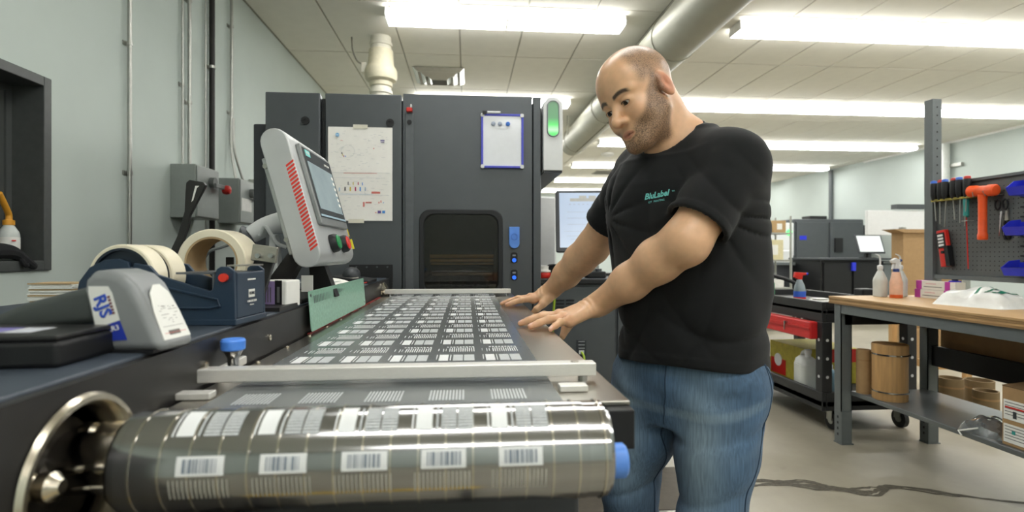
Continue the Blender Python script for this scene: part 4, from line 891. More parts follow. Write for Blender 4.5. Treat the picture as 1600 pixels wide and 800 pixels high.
# bottles on the bench
m_pe = mat('milky_polyethylene', '#dcdfda', .35, var=.03, trans=.25)
def wash(label, x, y, flip):
    s = thing('squeeze_bottle', label, 'bottle', (x, y, BZ))
    part('bottle_body', MB().lathe([(.034, 0), (.038, .004), (.039, .10), (.036, .112), (.017, .155), (.013, .16), (.013, .172)], n=24), m_pe, s)
    part('cap', MB().lathe([(.016, .168), (.016, .19), (.006, .195)], n=16), m_white, s)
    part('spout', MB().tube(catmull([(0, 0, .19), (0, 0, .235), (-.008*flip, 0, .252), (-.03*flip, 0, .262 if flip > 0 else .245)]), [.005]*15+[.003]*4, 8), m_white, s)
wash('milky squeeze bottle with bent straw spout, left of the orange spray bottle', 2.545, 3.12, 1); wash('milky squeeze bottle with bent straw spout, right of the orange spray bottle', 2.685, 3.13, 1)
s = thing('spray_bottle', 'clear spray bottle of orange liquid between two squeeze bottles', 'bottle', (2.565, 3.02, BZ))
part('liquid', MB().lathe([(.033, 0), (.034, .003), (.034, .02)], n=20), mat('orange_liquid', '#d9622f', .3), s)
part('bottle_body', MB().lathe([(.034, .02), (.0345, .095), (.03, .105), (.022, .15), (.014, .158)], n=20), mat('orange_tinted_plastic', '#dcae93', .35, var=.1), s)
part('collar', MB().lathe([(.017, .155), (.017, .172), (.012, .175)], n=16), mat('navy_collar', '#2b3f78', .4), s)
part('trigger_head', MB().prism([(-.012, .17), (.012, .17), (.014, .205), (.02, .225), (-.005, .24), (-.035, .225), (-.03, .21), (-.01, .205)], -.011, .011, MSC), m_white, s, bevel=.003); part('trigger', MB().prism([(-.018, .21), (-.012, .21), (-.022, .175), (-.028, .172)], -.006, .006, MSC), m_white, s)
part('blue_nozzle', MB().cyl((.02, 0, .222), (.034, 0, .225), .008, n=10), mat('navy_collar', '#2b3f78', .4), s)
# cartons
m_mag = mat('magenta_print', '#b83fa0', .5)
for k, (x, y, z, w_, lb) in enumerate(((2.765, 3.055, BZ, 0, 'lower long white and magenta carton on the bench'), (2.77, 3.05, BZ+.052, 0, 'upper long white and magenta carton on the bench'))):
    s = thing('carton', lb, 'carton', (x, y, z), rz=-90 if k == 0 else -91, group='magenta cartons')
    part('box', MB().box(-.02, .25, -.03, .03, 0, .05), m_lab, s, bevel=.001)
    part('magenta_end', MB().box(-.021, .02, -.0305, .0305, -.0, .0505), m_mag, s, smooth=False)
    part('magenta_band', MB().box(.18, .215, -.0308, .0308, .0003, .0508), m_mag, s, smooth=False)
    part('print_line', MB().box(.035, .16, -.0309, -.0301, .014, .018), mat('grey_ink', '#6a6a6a', .6), s, smooth=False); part('print_line', MB().box(.05, .12, -.0309, -.0301, .032, .036), mat('pink_ink', '#d8a3ac', .6), s, smooth=False)
# plump plastic bag
def pillow(lx, ly, h, n=18, seed=1):
    rg = random.Random(seed); vs = []; fs = []
    ph = [rg.uniform(0, 6) for _ in range(6)]
    def hgt(u, v):
        e = max(0, 1-abs(u)**3.2)*max(0, 1-abs(v)**3.2)
        return h*e**.55*(1+.10*math.sin(5*u+3*v+ph[0])+.07*math.sin(9*v-6*u+ph[1])+.05*math.sin(13*u+ph[2]))
    for top in (1, 0):
        for j in range(n+1):
            for i in range(n+1):
                u = -1+2*i/n; v = -1+2*j/n
                vs.append((lx*u*(1-.06*v*v), ly*v*(1-.06*u*u), hgt(u, v) if top else .002*min(1, hgt(u, v)/h*6)))
    N_ = (n+1)**2
    for j in range(n):
        for i in range(n):
            a = j*(n+1)+i; fs.append((a, a+1, a+n+2, a+n+1)); fs.append((N_+a, N_+a+n+1, N_+a+n+2, N_+a+1))
    for i in range(n):
        for a, b in ((i, i+1), ((i+1)*(n+1)+n, i*(n+1)+n) if 0 else (i*(n+1)+n, (i+1)*(n+1)+n), ((n)*(n+1)+i+1, n*(n+1)+i), ((i+1)*(n+1), i*(n+1))): fs.append((a, b, N_+b, N_+a))
    return MB().add(vs, fs)
s = thing('plastic_bag', 'white plastic pouch with a green stripe slumped on the bench', 'bag', (2.60, 2.52, BZ), rz=-78)
part('pouch', pillow(.17, .12, .085), mat('glossy_white_film', '#e2e3e0', .25, var=.04, bump=.3, bscale=25), s, ang=80)
gs = MB(); n_ = 12
pb_ = pillow(.17, .12, .0875)
def strip(v0, v1, m__):
    q = MB(); n = 18; 
    for j in range(n+1):
        pass
pm = pb_.v
for i in range(19):
    pass
q = MB(); idx = [(10, 13), (14, 15)]
for a, b in idx:
    for j in range(3, 16):
        v4 = [pm[j*19+a], pm[j*19+b], pm[(j+1)*19+b], pm[(j+1)*19+a]]
        q.add([(x, y, z+.002) for x, y, z in v4], [(0, 1, 2, 3)])
part('green_stripe', q, mat('green_stripe', '#1f7a5c', .35), s, ang=80, kind='stuff')
# drum on the lower shelf
s = thing('fibre_drum', 'wood-grained fibre drum with two metal hoops on the bench shelf', 'drum', (2.425, 2.90, .33)); s.scale = (.88, .88, .97)
part('drum_wall', MB().lathe([(.098, 0), (.10, .004), (.10, .31), (.097, .312)], n=40), m_wood, s)
part('lid', MB().lathe([(.101, .272), (.102, .275), (.102, .325), (.099, .328), (.096, .322), (.001, .32)], n=40), m_wood, s)
for z in (.05, .268): part('hoop', MB().ring(.1, .1035, .008, TM(0, 0, z), 40), m_chrome, s)
part('clasp', MB().box(.07, .08, -.079, -.07, .26, .276), m_chrome, s)
s = thing('cardboard_tube', 'short brown cardboard tube standing beside the fibre drum', 'tube', (2.375, 3.04, .33)); part('wall', MB().ring(.035, .04, .26, TM(0, 0, .13), 24), m_card, s); part('paper_seam', MB().ring(.0398, .0404, .01, TM(0, 0, .2), 24), m_plye, s)
# shipping box at the right edge
s = thing('shipping_box', 'brown shipping box with two white labels on the lower shelf', 'box', (2.50, 2.05, .33))
part('carton', MB().box(2.35, 2.74, 1.80, 2.18, .33, .585), m_card, s, w=True, bevel=.003)
part('flap', MB().add([(2.35, 2.18, .585), (2.35, 1.98, .585), (2.52, 1.98, .60), (2.52, 2.18, .60), (2.35, 2.18, .59), (2.35, 1.98, .59), (2.52, 1.98, .605), (2.52, 2.18, .605)], [(0, 1, 2, 3), (4, 7, 6, 5), (0, 4, 5, 1), (1, 5, 6, 2), (2, 6, 7, 3), (3, 7, 4, 0)]), mat('dark_cardboard', '#6d5638', .8), s, w=True)
for z0, z1 in ((.445, .53), (.345, .425)):
    lb = part('shipping_label', MB().box(2.348, 2.3502, 1.95, 2.172, z0, z1), m_lab, s, w=True, smooth=False)
    q = MB()
    for i in range(5): q.box(2.3472, 2.3481, 2.0+.01*i, 2.165, z1-.012-i*.013, z1-.009-i*.013)
    part('label_print', q, MATS['grey_ink'], lb, w=True, smooth=False, kind='stuff')
part('red_print', MB().box(2.347, 2.3479, 2.0, 2.165, .495, .502), m_red, s, w=True, smooth=False); part('code_block', MB().box(2.3468, 2.3478, 2.115, 2.13, .455, .485), m_press2, s, w=True, smooth=False)
part('green_print', MB().box(2.347, 2.3479, 2.12, 2.135, .385, .4), mat('teal_grip', '#2f8f8a', .4), s, w=True, smooth=False)
s = thing('plastic_wrap', 'crumpled clear plastic wrap beside the shipping box', 'plastic wrap', (2.45, 2.33, .33), rz=20); part('film', pillow(.12, .09, .06, 12, 5), mat('clear_crumple', '#8b9092', .12, trans=.6, var=.2, bump=.6, bscale=20), s, ang=20); part('tie', MB().tube([(-.1, 0, .03), (-.16, .05, .012), (-.2, .02, .006)], .004, 6), m_lab, s)
# things on the floor behind the bench
def tube_(label, x, y, h, r):
    s = thing('cardboard_tube', label, 'tube', (x, y, 0), group='cardboard tubes behind the bench'); part('wall', MB().ring(r-.008, r, h, TM(0, 0, h/2), 24), mat('dark_kraft', '#7b6748', .8), s); part('seam', MB().ring(r-.0002, r+.0006, .012, TM(0, 0, h*.8), 24), m_plye, s)
tube_('leftmost brown cardboard tube standing on the floor behind the bench', 3.36, 3.48, .30, .075); tube_('right brown cardboard tube standing on the floor behind the bench', 3.62, 3.52, .27, .085); tube_('middle brown cardboard tube standing on the floor behind the bench', 3.42, 3.28, .26, .07)
s = thing('wooden_pallet', 'open pine frame crate standing behind the bench', 'crate', (3.95, 4.1, 0))
for x in (3.70, 4.0):
    for y in (4.0, 4.4): part('post', MB().box(x, x+.05, y, y+.04, 0, .62), m_wood, s, w=True)
for z in (.24, .55): part('rail', MB().box(3.70, 4.05, 3.985, 4.0, z, z+.06), m_wood, s, w=True); part('rail', MB().box(3.69, 3.70, 4.0, 4.4, z, z+.06), m_wood, s, w=True)
part('underside_board', MB().box(2.91, 2.93, 1.3, 3.08, .52, .85), m_card, B, w=True); part('yellow_edge', MB().box(2.908, 2.932, 1.3, 3.08, .508, .52), mat('yellow_wood', '#b98d34', .6), B, w=True)
s = thing('large_carton', 'big brown cardboard carton standing behind the pegboard upright', 'carton', (5.0, 5.6, 0)); part('box', MB().box(4.80, 5.5, 5.55, 5.72, 0, 1.40), m_card, s, w=True, bevel=.004); part('flap', MB().prism([(4.68, 1.43), (4.80, 1.39), (5.5, 1.39), (5.5, 1.43)], 5.53, 5.72, MXZ), m_card, s, w=True); part('tape', MB().box(5.08, 5.14, 5.547, 5.551, .2, 1.40), m_plye, s, w=True)
s = thing('standing_board', 'pale grey partition panel standing behind the cartons', 'panel', (5.1, 6.6, 0)); part('panel', MB().box(5.17, 6.6, 6.55, 6.60, 1.40, 1.72), m_white, s, w=True, bevel=.005); part('leg', MB().box(5.6, 5.66, 6.5, 6.55, 0, 1.5), m_emt, s, w=True); part('leg', MB().box(6.5, 6.56, 6.5, 6.55, 0, 1.5), m_emt, s, w=True); part('top_bar', MB().box(5.55, 6.6, 6.52, 6.62, 1.74, 1.80), m_press, s, w=True)
# ------------------------------------------------------------------ utility cart
m_cart = mat('black_cart_plastic', '#262728', .5, var=.1, scale=12)
K = thing('utility_cart', 'black two-shelf utility cart with a red drawer front', 'cart', (2.6, 3.9, 0))
CX0, CXE, CY0, CYE = 2.30, 2.96, 3.31, 4.55
part('top_tray', MB().box(CX0, CXE, CY0, CYE, .77, .80), m_cart, K, w=True, bevel=.006)
for a in ((CX0, CX0+.03, CY0, CYE), (CXE-.03, CXE, CY0, CYE), (CX0+.03, CXE-.03, CY0, CY0+.03), (CX0+.03, CXE-.03, CYE-.03, CYE)): part('tray_rim', MB().box(*a, .72, .85), m_cart, K, w=True, bevel=.005)
part('lower_tray', MB().box(CX0, CXE, CY0, CYE, .17, .20), m_cart, K, w=True)
for a in ((CX0, CX0+.03, CY0, CYE), (CXE-.03, CXE, CY0, CYE), (CX0+.03, CXE-.03, CY0, CY0+.03), (CX0+.03, CXE-.03, CYE-.03, CYE)): part('tray_rim', MB().box(*a, .14, .26), m_cart, K, w=True, bevel=.005)
for x in (CX0, CXE-.07):
    for y in (CY0, CYE-.07):
        pp = part('post', MB().box(x, x+.07, y, y+.07, .26, .72), m_cart, K, w=True, bevel=.006)
        for z in (.36, .48, .6):
            part('post_hole', MB().cyl((x+.035, y-.0008, z), (x+.035, y+.002, z), .010, n=12), m_white, pp, w=True); part('post_hole', MB().cyl((x-.0008, y+.035, z), (x+.002, y+.035, z), .01, n=12), m_white, pp, w=True)
for x, y in ((CX0+.12, CY0+.07), (CXE-.06, CY0+.07), (CX0+.12, CYE-.08), (CXE-.06, CYE-.08)):
    cs = part('caster', MB().cyl((x-.014, y, .06), (x+.014, y, .06), .06, n=24), m_black, K, w=True); part('caster_hub', MB().cyl((x-.017, y, .06), (x+.017, y, .06), .025, n=16), m_emt, cs, w=True); part('caster_fork', MB().box(x-.022, x-.017, y-.02, y+.03, .06, .14).box(x+.017, x+.022, y-.02, y+.03, .06, .14).box(x-.022, x+.022, y-.02, y+.03, .13, .14), m_emt, cs, w=True)
dr = part('red_drawer', MB().box(CX0-.05, CX0+.01, 3.36, 4.4, .60, .715), mat('red_drawer', '#cb2a2a', .4), K, w=True, bevel=.01, seg=3)
part('drawer_lip', MB().prism([(3.36, .665), (3.5, .668), (3.7, .655), (4.0, .65), (4.4, .66), (4.4, .675), (3.36, .68)], CX0-.058, CX0-.05, Matrix(((0, 0, 1, 0), (1, 0, 0, 0), (0, 1, 0, 0), (0, 0, 0, 1)))), MATS['red_drawer'], dr, w=True)
part('lock', MB().cyl((CX0-.066, 3.62, .68), (CX0-.05, 3.62, .68), .012, n=12).box(CX0-.07, CX0-.064, 3.615, 3.625, .63, .69), m_chrome, dr, w=True)
# on the cart
s = thing('yellow_carton', 'yellow and red printed carton on the lower cart shelf', 'carton', (2.5, 3.75, .20)); part('box', MB().box(2.48, 2.90, 3.76, 4.22, .20, .46), mat('yellow_carton', '#b8ab3f', .6, var=.15), s, w=True, bevel=.003); part('red_band', MB().box(2.6, 2.90, 3.757, 3.76, .36, .455), m_red, s, w=True); part('red_side', MB().box(2.477, 2.48, 4.0, 4.2, .21, .33), m_red, s, w=True); part('white_spot', MB().cyl((2.475, 4.1, .32), (2.48, 4.1, .32), .05, n=16), m_lab, s, w=True)
s = thing('jug', 'white plastic jug with a moulded handle on the lower cart shelf', 'jug', (2.40, 3.63, .20), rz=80)
part('jug_body', MB().prism(rrect(.155, .12, .03, 4), 0, .19), m_pe, s, bevel=.012, seg=3); part('shoulder', MB().rings([[(x*k_, y*k_, z) for x, y in rrect(.15, .115, .03, 4)] for k_, z in ((1, .188), (.9, .215), (.6, .235), (.35, .24))]), m_pe, s); part('neck', MB().lathe([(.02, .235), (.02, .262), (.024, .264), (.024, .285), (.02, .288)], TM(-.03, 0, 0), 16), m_white, s); part('handle', MB().tube(catmull([(-.012, 0, .25), (.03, 0, .262), (.06, 0, .24), (.066, 0, .20)]), .012, 8), m_pe, s)
s = thing('blue_bottle', 'pale blue bottle on the lower cart shelf beside the post', 'bottle', (2.455, 3.45, .20)); part('bottle_body', MB().lathe([(.03, 0), (.036, .005), (.036, .14), (.02, .18), (.014, .185)], n=20), mat('pale_blue_liquid', '#8fb6cc', .3), s); part('cap', MB().lathe([(.016, .185), (.016, .21), (.012, .212)], n=14), m_white, s)
s = thing('dispenser_nozzle', 'small white dispenser nozzle lying at the cart edge', 'nozzle', (2.38, 4.2, .20)); part('body', MB().tube(catmull([(-.02, -.05, .09), (.0, 0, .10), (.05, .05, .1)]), .02, 10), m_white, s); part('stand', MB().box(0, .06, .0, .08, 0, .09), m_black, s)
s = thing('spray_bottle', 'clear spray bottle with red trigger on the black cart', 'bottle', (2.56, 3.95, .80))
part('bottle_body', MB().lathe([(.038, 0), (.042, .005), (.042, .08), (.035, .12), (.016, .165)], n=20), mat('clear_spray', '#aab7bd', .15, trans=.4), s); part('band_label', MB().ring(.0422, .043, .05, TM(0, 0, .05), 20), mat('blue_label_band', '#3a62c8', .5), s); part('red_label', MB().ring(.0431, .0436, .02, TM(0, 0, .02), 20), m_red, s); part('trigger_head', MB().prism([(-.015, .165), (.015, .165), (.02, .195), (.05, .2), (.05, .215), (-.04, .222), (-.045, .2), (-.05, .18)], -.012, .012, MSC), m_red, s, bevel=.003); part('nozzle', MB().cyl((.05, 0, .207), (.065, 0, .207), .009, n=10), m_bin, s)
s = thing('spray_can', 'white capped green bottle on the black cart by his shirt', 'bottle', (2.34, 3.98, .85)); part('bottle_body', MB().lathe([(.03, 0), (.033, .004), (.033, .085), (.02, .1)], n=18), mat('green_label', '#2f8a58', .5), s); part('yellow_patch', MB().box(-.034, -.03, -.02, .02, .02, .05), mat('yellow_paper', '#e8d93c', .6), s); part('cap', MB().lathe([(.02, .1), (.022, .105), (.018, .14), (.008, .15)], n=16), m_white, s)
s = thing('hose', 'coiled black hose looped over the cart tray', 'hose', (2.6, 4.2, .80)); part('coil', MB().tube(catmull([(2.36, 4.1, .84), (2.40, 4.12, .98), (2.52, 4.14, .97), (2.62, 4.12, .93), (2.70, 4.1, .86), (2.72, 4.2, .82)]), .016, 8), m_cart, s, w=True); part('coupling', MB().cyl((2.36, 4.1, .80), (2.36, 4.1, .86), .022, n=12), m_black, s, w=True)
s = thing('rubber_block', 'black rubber blocks at the cart corner near the bench', 'block', (2.75, 3.45, .80)); part('block', MB().box(2.62, 2.72, 3.36, 3.45, .80, .93), m_black, s, w=True, bevel=.01); part('block', MB().box(2.50, 2.60, 3.36, 3.44, .80, .875), m_black, s, w=True, bevel=.01)
s = thing('white_rag', 'white folded rag on the cart tray', 'rag', (2.45, 3.55, .80)); part('cloth', pillow(.10, .07, .05, 10, 3), m_lab, s, ang=80); part('fold', MB().cbox((.0, .0, .052), (.1, .08, .004)), m_lab, s)
# ------------------------------------------------------------------ far side of the hall
F_ = thing('distant_press', 'distant charcoal press with a green lamp by the right wall', 'press', (8.0, 11.8, 0))
part('body', MB().box(7.28, 8.95, 11.45, 13.2, 0, 1.93), m_press, F_, w=True, bevel=.03); part('shoulder', MB().prism([(8.95, 0), (9.25, 0), (9.25, 1.72), (8.95, 1.86)], 11.6, 13.2, MXZ), m_press2, F_, w=True)
part('door', MB().box(7.33, 8.08, 11.42, 11.45, .15, 1.86), m_press, F_, w=True, bevel=.01); part('door', MB().box(8.12, 8.90, 11.42, 11.45, .15, 1.86), m_press, F_, w=True, bevel=.01)
part('handle', MB().box(8.22, 8.40, 11.38, 11.42, 1.18, 1.5), m_black, F_, w=True); part('badge', MB().box(7.40, 7.56, 11.41, 11.42, 1.46, 1.55), m_bin, F_, w=True); part('top_vent', MB().box(7.7, 8.1, 11.5, 11.8, 1.93, 2.0), m_black, F_, w=True)
part('status_column', MB().box(6.85, 7.26, 11.40, 11.9, 1.1, 1.84), m_white, F_, w=True, bevel=.02); part('status_lamp', MB().cyl((7.14, 11.38, 1.62), (7.14, 11.40, 1.62), .07, n=16), mat('green_dot', '#5cf07a', .4, emit=1.0), F_, w=True)
s = thing('dark_cabinet', 'low black cabinet standing in front of the distant press', 'cabinet', (6.2, 8.6, 0)); part('carcass', MB().box(5.88, 6.95, 8.5, 9.3, 0, 1.05), m_black, s, w=True, bevel=.01); part('door', MB().box(5.92, 6.40, 8.47, 8.5, .1, 1.0), m_black, s, w=True, bevel=.005); part('door', MB().box(6.44, 6.92, 8.47, 8.5, .1, 1.0), m_black, s, w=True, bevel=.005); part('blue_handle', MB().box(6.39, 6.45, 8.43, 8.47, .87, 1.01), m_bin, s, w=True); part('worktop', MB().box(5.84, 7.3, 8.44, 9.34, 1.05, 1.08), m_press2, s, w=True)
s = thing('waste_bin', 'tall grey bin beside the low black cabinet', 'bin', (7.25, 8.8, 0)); part('bin_body', MB().box(7.0, 7.5, 8.5, 9.0, 0, .98), m_bgrey, s, w=True, bevel=.03); part('lid', MB().box(6.98, 7.52, 8.48, 9.02, .98, 1.03), m_bgrey, s, w=True, bevel=.02)
s = thing('monitor', 'tilted monitor on the far desk in front of the wall window', 'monitor', (6.9, 8.7, 1.08)); ml2 = TM(0, 0, .24) @ rotm('X', 70); part('frame', MB(ml2).cbox((0, 0, 0), (.48, .34, .03)), m_press2, s, bevel=.004); part('screen', MB(ml2).cbox((0, 0, .016), (.43, .29, .003)), mat('far_screen', '#c9d2d2', .3, emit=.4), s); part('stand', MB().cyl((0, .06, 0), (0, .06, .2), .03), m_black, s); part('foot', MB().box(-.1, .1, -.04, .12, 0, .01), m_black, s)
s = thing('wire_rack', 'chrome wire shelf rack holding cartons and yellow packs', 'rack', (4.5, 7.8, 0))
for x in (3.9, 4.85):
    for y in (7.7, 8.1): part('upright', MB().cyl((x, y, 0), (x, y, 1.72), .015, n=10), m_emt, s, w=True)
for z in (.2, .62, 1.04, 1.45): part('shelf', MB().box(3.88, 4.87, 7.69, 8.12, z, z+.025), m_emt, s, w=True)
for k, (x, z, ww, hh, c_, lb) in enumerate(((4.02, 1.475, .22, .2, '#b08a5c', 'brown box at the left on the top rack shelf'), (4.36, 1.475, .26, .2, '#d8dcc8', 'white and green box in the middle of the top rack shelf'), (4.68, 1.475, .2, .18, '#b5976c', 'tan box at the right on the top rack shelf'), (4.2, 1.065, .3, .3, '#d9c94e', 'yellow and white pack at the left on the second rack shelf'), (4.6, 1.065, .28, .3, '#d8d0a8', 'pale yellow pack at the right on the second rack shelf'), (4.4, .645, .7, .12, '#e2e2de', 'white paper reams on the third rack shelf'))):
    o = thing('rack_box', lb, 'box', (x, 7.85, z)); part('box', MB().cbox((0, 0, hh/2), (ww, .28, hh)), mat('rackbox_'+c_[1:], c_, .7), o, bevel=.003); part('label', MB().cbox((0, -.141, hh/2), (ww*.4, .002, hh*.5)), m_lab, o)
s = thing('equipment_table', 'low grey equipment bench behind the wire rack', 'table', (5.5, 9.5, 0)); part('body', MB().box(4.9, 5.8, 9.2, 10, 0, .95), m_press2, s, w=True, bevel=.01); part('top', MB().box(4.85, 5.85, 9.15, 10.05, .95, 1.0), m_bgrey, s, w=True)
s = thing('light_console', 'pale grey console beside the distant press', 'console', (6.6, 10.9, 0)); part('body', MB().box(6.1, 6.8, 10.7, 11.3, 0, 1.22), m_white, s, w=True, bevel=.02); part('panel', MB().box(6.15, 6.75, 10.68, 10.7, .2, .9), m_bgrey, s, w=True)
# anti-fatigue mat
s = thing('floor_mat', 'dark ribbed rubber mat on the concrete beside the table', 'mat', (.65, 1.6, 0))
part('mat_base', MB().box(.24, 1.05, .75, 2.30, 0, .012), mat('brown_rubber', '#5a544b', .7, var=.1), s, w=True, bevel=.004)
q = MB()
for i in range(30): q.box(.26+i*.026, .274+i*.026, .77, 2.28, .012, .0155)
part('ribs', q, MATS['brown_rubber'], s, w=True, smooth=False, kind='stuff')
s = thing('floor_mat', 'second ribbed mat farther along the press', 'mat', (.75, 2.6, 0)); part('mat_base', MB().box(.42, 1.12, 2.36, 2.83, 0, .012), MATS['brown_rubber'], s, w=True, bevel=.004); part('edge_strip', MB().box(.42, 1.12, 2.335, 2.36, 0, .008), m_emt, s, w=True)
# ------------------------------------------------------------------ the man: signed-distance modelling + surface nets
def V3(*a): return np.array(a, dtype=np.float64)
def rcone(p, a, b, ra, rb):
    a = np.asarray(a); b = np.asarray(b); ba = b-a; t = np.clip((p-a)@ba/(ba@ba), 0, 1)
    return np.linalg.norm(p-a-t[:, None]*ba, axis=1)-(ra+t*(rb-ra))
def ell(p, c, r, Rm=None):
    q = p-np.asarray(c)
    if Rm is not None: q = q@Rm
    r = np.asarray(r); k0 = np.linalg.norm(q/r, axis=1); k1 = np.linalg.norm(q/(r*r), axis=1)
    return np.where(k1 < 1e-9, -min(r), k0*(k0-1)/np.maximum(k1, 1e-9))
def smin(a, b, k):
    h = np.clip(.5+.5*(b-a)/k, 0, 1); return b+(a-b)*h-k*h*(1-h)
def smax(a, b, k): return -smin(-a, -b, k)
def sstep(x, a, b): t = np.clip((x-a)/(b-a), 0, 1); return t*t*(3-2*t)
def surface_nets(f, lo, hi, h, n=14, margin=1.25):
    lo = np.array(lo); hi = np.array(hi); nb = np.ceil((hi-lo)/(h*n)).astype(int)
    bc = np.stack(np.meshgrid(*[np.arange(k) for k in nb], indexing='ij'), -1).reshape(-1, 3)
    cen = lo+(bc+.5)*n*h
    fv = f(cen); act = bc[np.abs(fv) < n*h*.87*margin+h*2]
    g1 = np.arange(-1, n+1); GP = np.stack(np.meshgrid(g1, g1, g1, indexing='ij'), -1).reshape(-1, 3)
    N = nb*n+4; s = n+2
    ids = []; pos = []; quads = []
    off = np.array([[i, j, k] for i in (0, 1) for j in (0, 1) for k in (0, 1)])
    edges = [(a, b) for a in range(8) for b in range(a+1, 8) if np.abs(off[a]-off[b]).sum() == 1]
    for b in act:
        base = b*n
        P = lo+(base+GP)*h; v = f(P).reshape(s, s, s)
        sg = v < 0
        if sg.all() or not sg.any(): continue
        # cells -1..n-1 (index 0..s-2)
        cc = [sg[o[0]:s-1+o[0], o[1]:s-1+o[1], o[2]:s-1+o[2]] for o in off]
        cnt = sum(c.astype(np.int8) for c in cc)
        cells = np.argwhere((cnt > 0) & (cnt < 8))
        if len(cells) == 0: continue
        vals = np.stack([v[cells[:, 0]+o[0], cells[:, 1]+o[1], cells[:, 2]+o[2]] for o in off], 1)
        acc = np.zeros((len(cells), 3)); wt = np.zeros(len(cells))
        for a_, b_ in edges:
            va, vb = vals[:, a_], vals[:, b_]; m = (va < 0) != (vb < 0)
            t = np.where(m, va/np.where(m, va-vb, 1), 0)
            acc += np.where(m[:, None], off[a_]+t[:, None]*(off[b_]-off[a_]), 0); wt += m
        pp = lo+(base+cells-1+acc/wt[:, None])*h
        gc = base+cells-1+1          # shift by one so that ids stay positive
        ids.append((gc[:, 0]*N[1]+gc[:, 1])*N[2]+gc[:, 2]); pos.append(pp)
        inn = slice(1, s-1)
        for ax in range(3):
            a0 = sg[1:s-1, 1:s-1, 1:s-1]
            sl = [slice(1, s-1)]*3; sl[ax] = slice(2, s)
            a1 = sg[tuple(sl)]
            e = np.argwhere(a0 != a1)
            if len(e) == 0: continue
            flip = a0[e[:, 0], e[:, 1], e[:, 2]]
            g = base+e+1
            u, w_ = [(1, 2), (2, 0), (0, 1)][ax]
            du = np.zeros(3, int); du[u] = 1; dw = np.zeros(3, int); dw[w_] = 1
            q = [g-du-dw, g-dw, g, g-du]
            q = np.stack([(x[:, 0]*N[1]+x[:, 1])*N[2]+x[:, 2] for x in q], 1)
            q[~flip] = q[~flip][:, ::-1]
            quads.append(q)
    ids = np.concatenate(ids); pos = np.concatenate(pos); quads = np.concatenate(quads)
    uid, ix = np.unique(ids, return_index=True); pos = pos[ix]
    j = np.searchsorted(uid, quads); j = np.clip(j, 0, len(uid)-1)
    ok = (uid[j] == quads).all(1); return pos, j[ok]
def sdf_mesh(name, f, lo, hi, h, m, parent, relax=2):
    pos, q = surface_nets(f, lo, hi, h)
    for _ in range(relax):           # light Laplacian relaxation
        ia = np.concatenate([q[:, k] for k in (0, 1, 2, 3)]*2); ib = np.concatenate([q[:, k] for k in (1, 2, 3, 0)]+[q[:, k] for k in (3, 0, 1, 2)])
        c = np.bincount(ia, minlength=len(pos)); s_ = np.stack([np.bincount(ia, pos[ib, k], len(pos)) for k in range(3)], 1)
        pos = pos*.5+.5*s_/np.maximum(c, 1)[:, None]
    inv = np.array(root_of(parent).matrix_basis.inverted()) if parent else np.eye(4)
    loc = pos@inv[:3, :3].T+inv[:3, 3]
    me = bpy.data.meshes.new(name)
    me.vertices.add(len(pos)); me.vertices.foreach_set('co', loc.astype(np.float32).ravel())
    me.loops.add(len(q)*4); me.loops.foreach_set('vertex_index', q.astype(np.int32).ravel())
    me.polygons.add(len(q)); me.polygons.foreach_set('loop_start', np.arange(len(q), dtype=np.int32)*4)
    me.polygons.foreach_set('use_smooth', np.ones(len(q), dtype=bool))
    me.update(); me.validate()
    return link(name, me, m, parent), pos
def unit(v): v = np.asarray(v, float); return v/np.linalg.norm(v)
# ---- head frame
HO = V3(.424, 1.300, 1.558)
phi, the, rol = R(28), R(25), R(14)
hf = V3(-math.cos(phi)*math.cos(the), -math.sin(phi)*math.cos(the), -math.sin(the))
hl0 = V3(math.sin(phi), -math.cos(phi), 0); hu0 = np.cross(hf, hl0)
hl = hl0*math.cos(rol)+hu0*math.sin(rol); hu = np.cross(hf, hl)
HM = np.stack([hf, hl, hu], 1)          # columns: forward, left, up
def tohead(p): return (p-HO)@HM
def fromhead(q): return HO+np.asarray(q)@HM.T
# ---- skeleton (world metres)
LSH, LEL, LWR = V3(.626, 1.204, 1.380), V3(.487, 1.165, 1.194), V3(.338, 1.372, 1.034)
RSH, REL, RWR = V3(.489, 1.504, 1.400), V3(0.401, 1.692, 1.188), V3(.296, 1.888, 1.034)
NB = V3(.550, 1.350, 1.435)
PC = V3(.580, 1.352, 0); tf = V3(-.766, -.643, 0); tl = V3(.643, -.766, 0)
def totorso(p): q = p-PC; return q@tf, q@tl, q[:, 2]
def loft(p, zs, us, vs, bs, as_, top, bot):
    u, v, z = totorso(p)
    b = np.interp(z, zs, bs); a = np.interp(z, zs, as_); u0 = np.interp(z, zs, us); v0 = np.interp(z, zs, vs)
    e = 2.3
    k = (np.abs((u-u0)/b)**e+np.abs((v-v0)/a)**e)**(1/e)
    d = (k-1)*np.minimum(a, b)*.85
    return np.maximum(np.maximum(d, z-top), bot-z)
TZS = [.78, .86, .95, 1.05, 1.15, 1.25, 1.32, 1.37, 1.41, 1.44, 1.47]
TU = [.0, .0, .005, .014, .020, .026, .028, .028, .028, .03, .035]
TV = [0, 0, 0, -.005, -.01, -.018, -.022, -.024, -.024, -.02, -.015]
TB = [.118, .128, .138, .142, .142, .140, .132, .118, .10, .085, .06]
TA = [.165, .172, .178, .180, .184, .192, .196, .178, .142, .105, .07]
def f_torso(p, g=0.0): return loft(p, TZS, TU, TV, [x+g for x in TB], [x+g for x in TA], 1.47, .80)
SY = (1, -1)
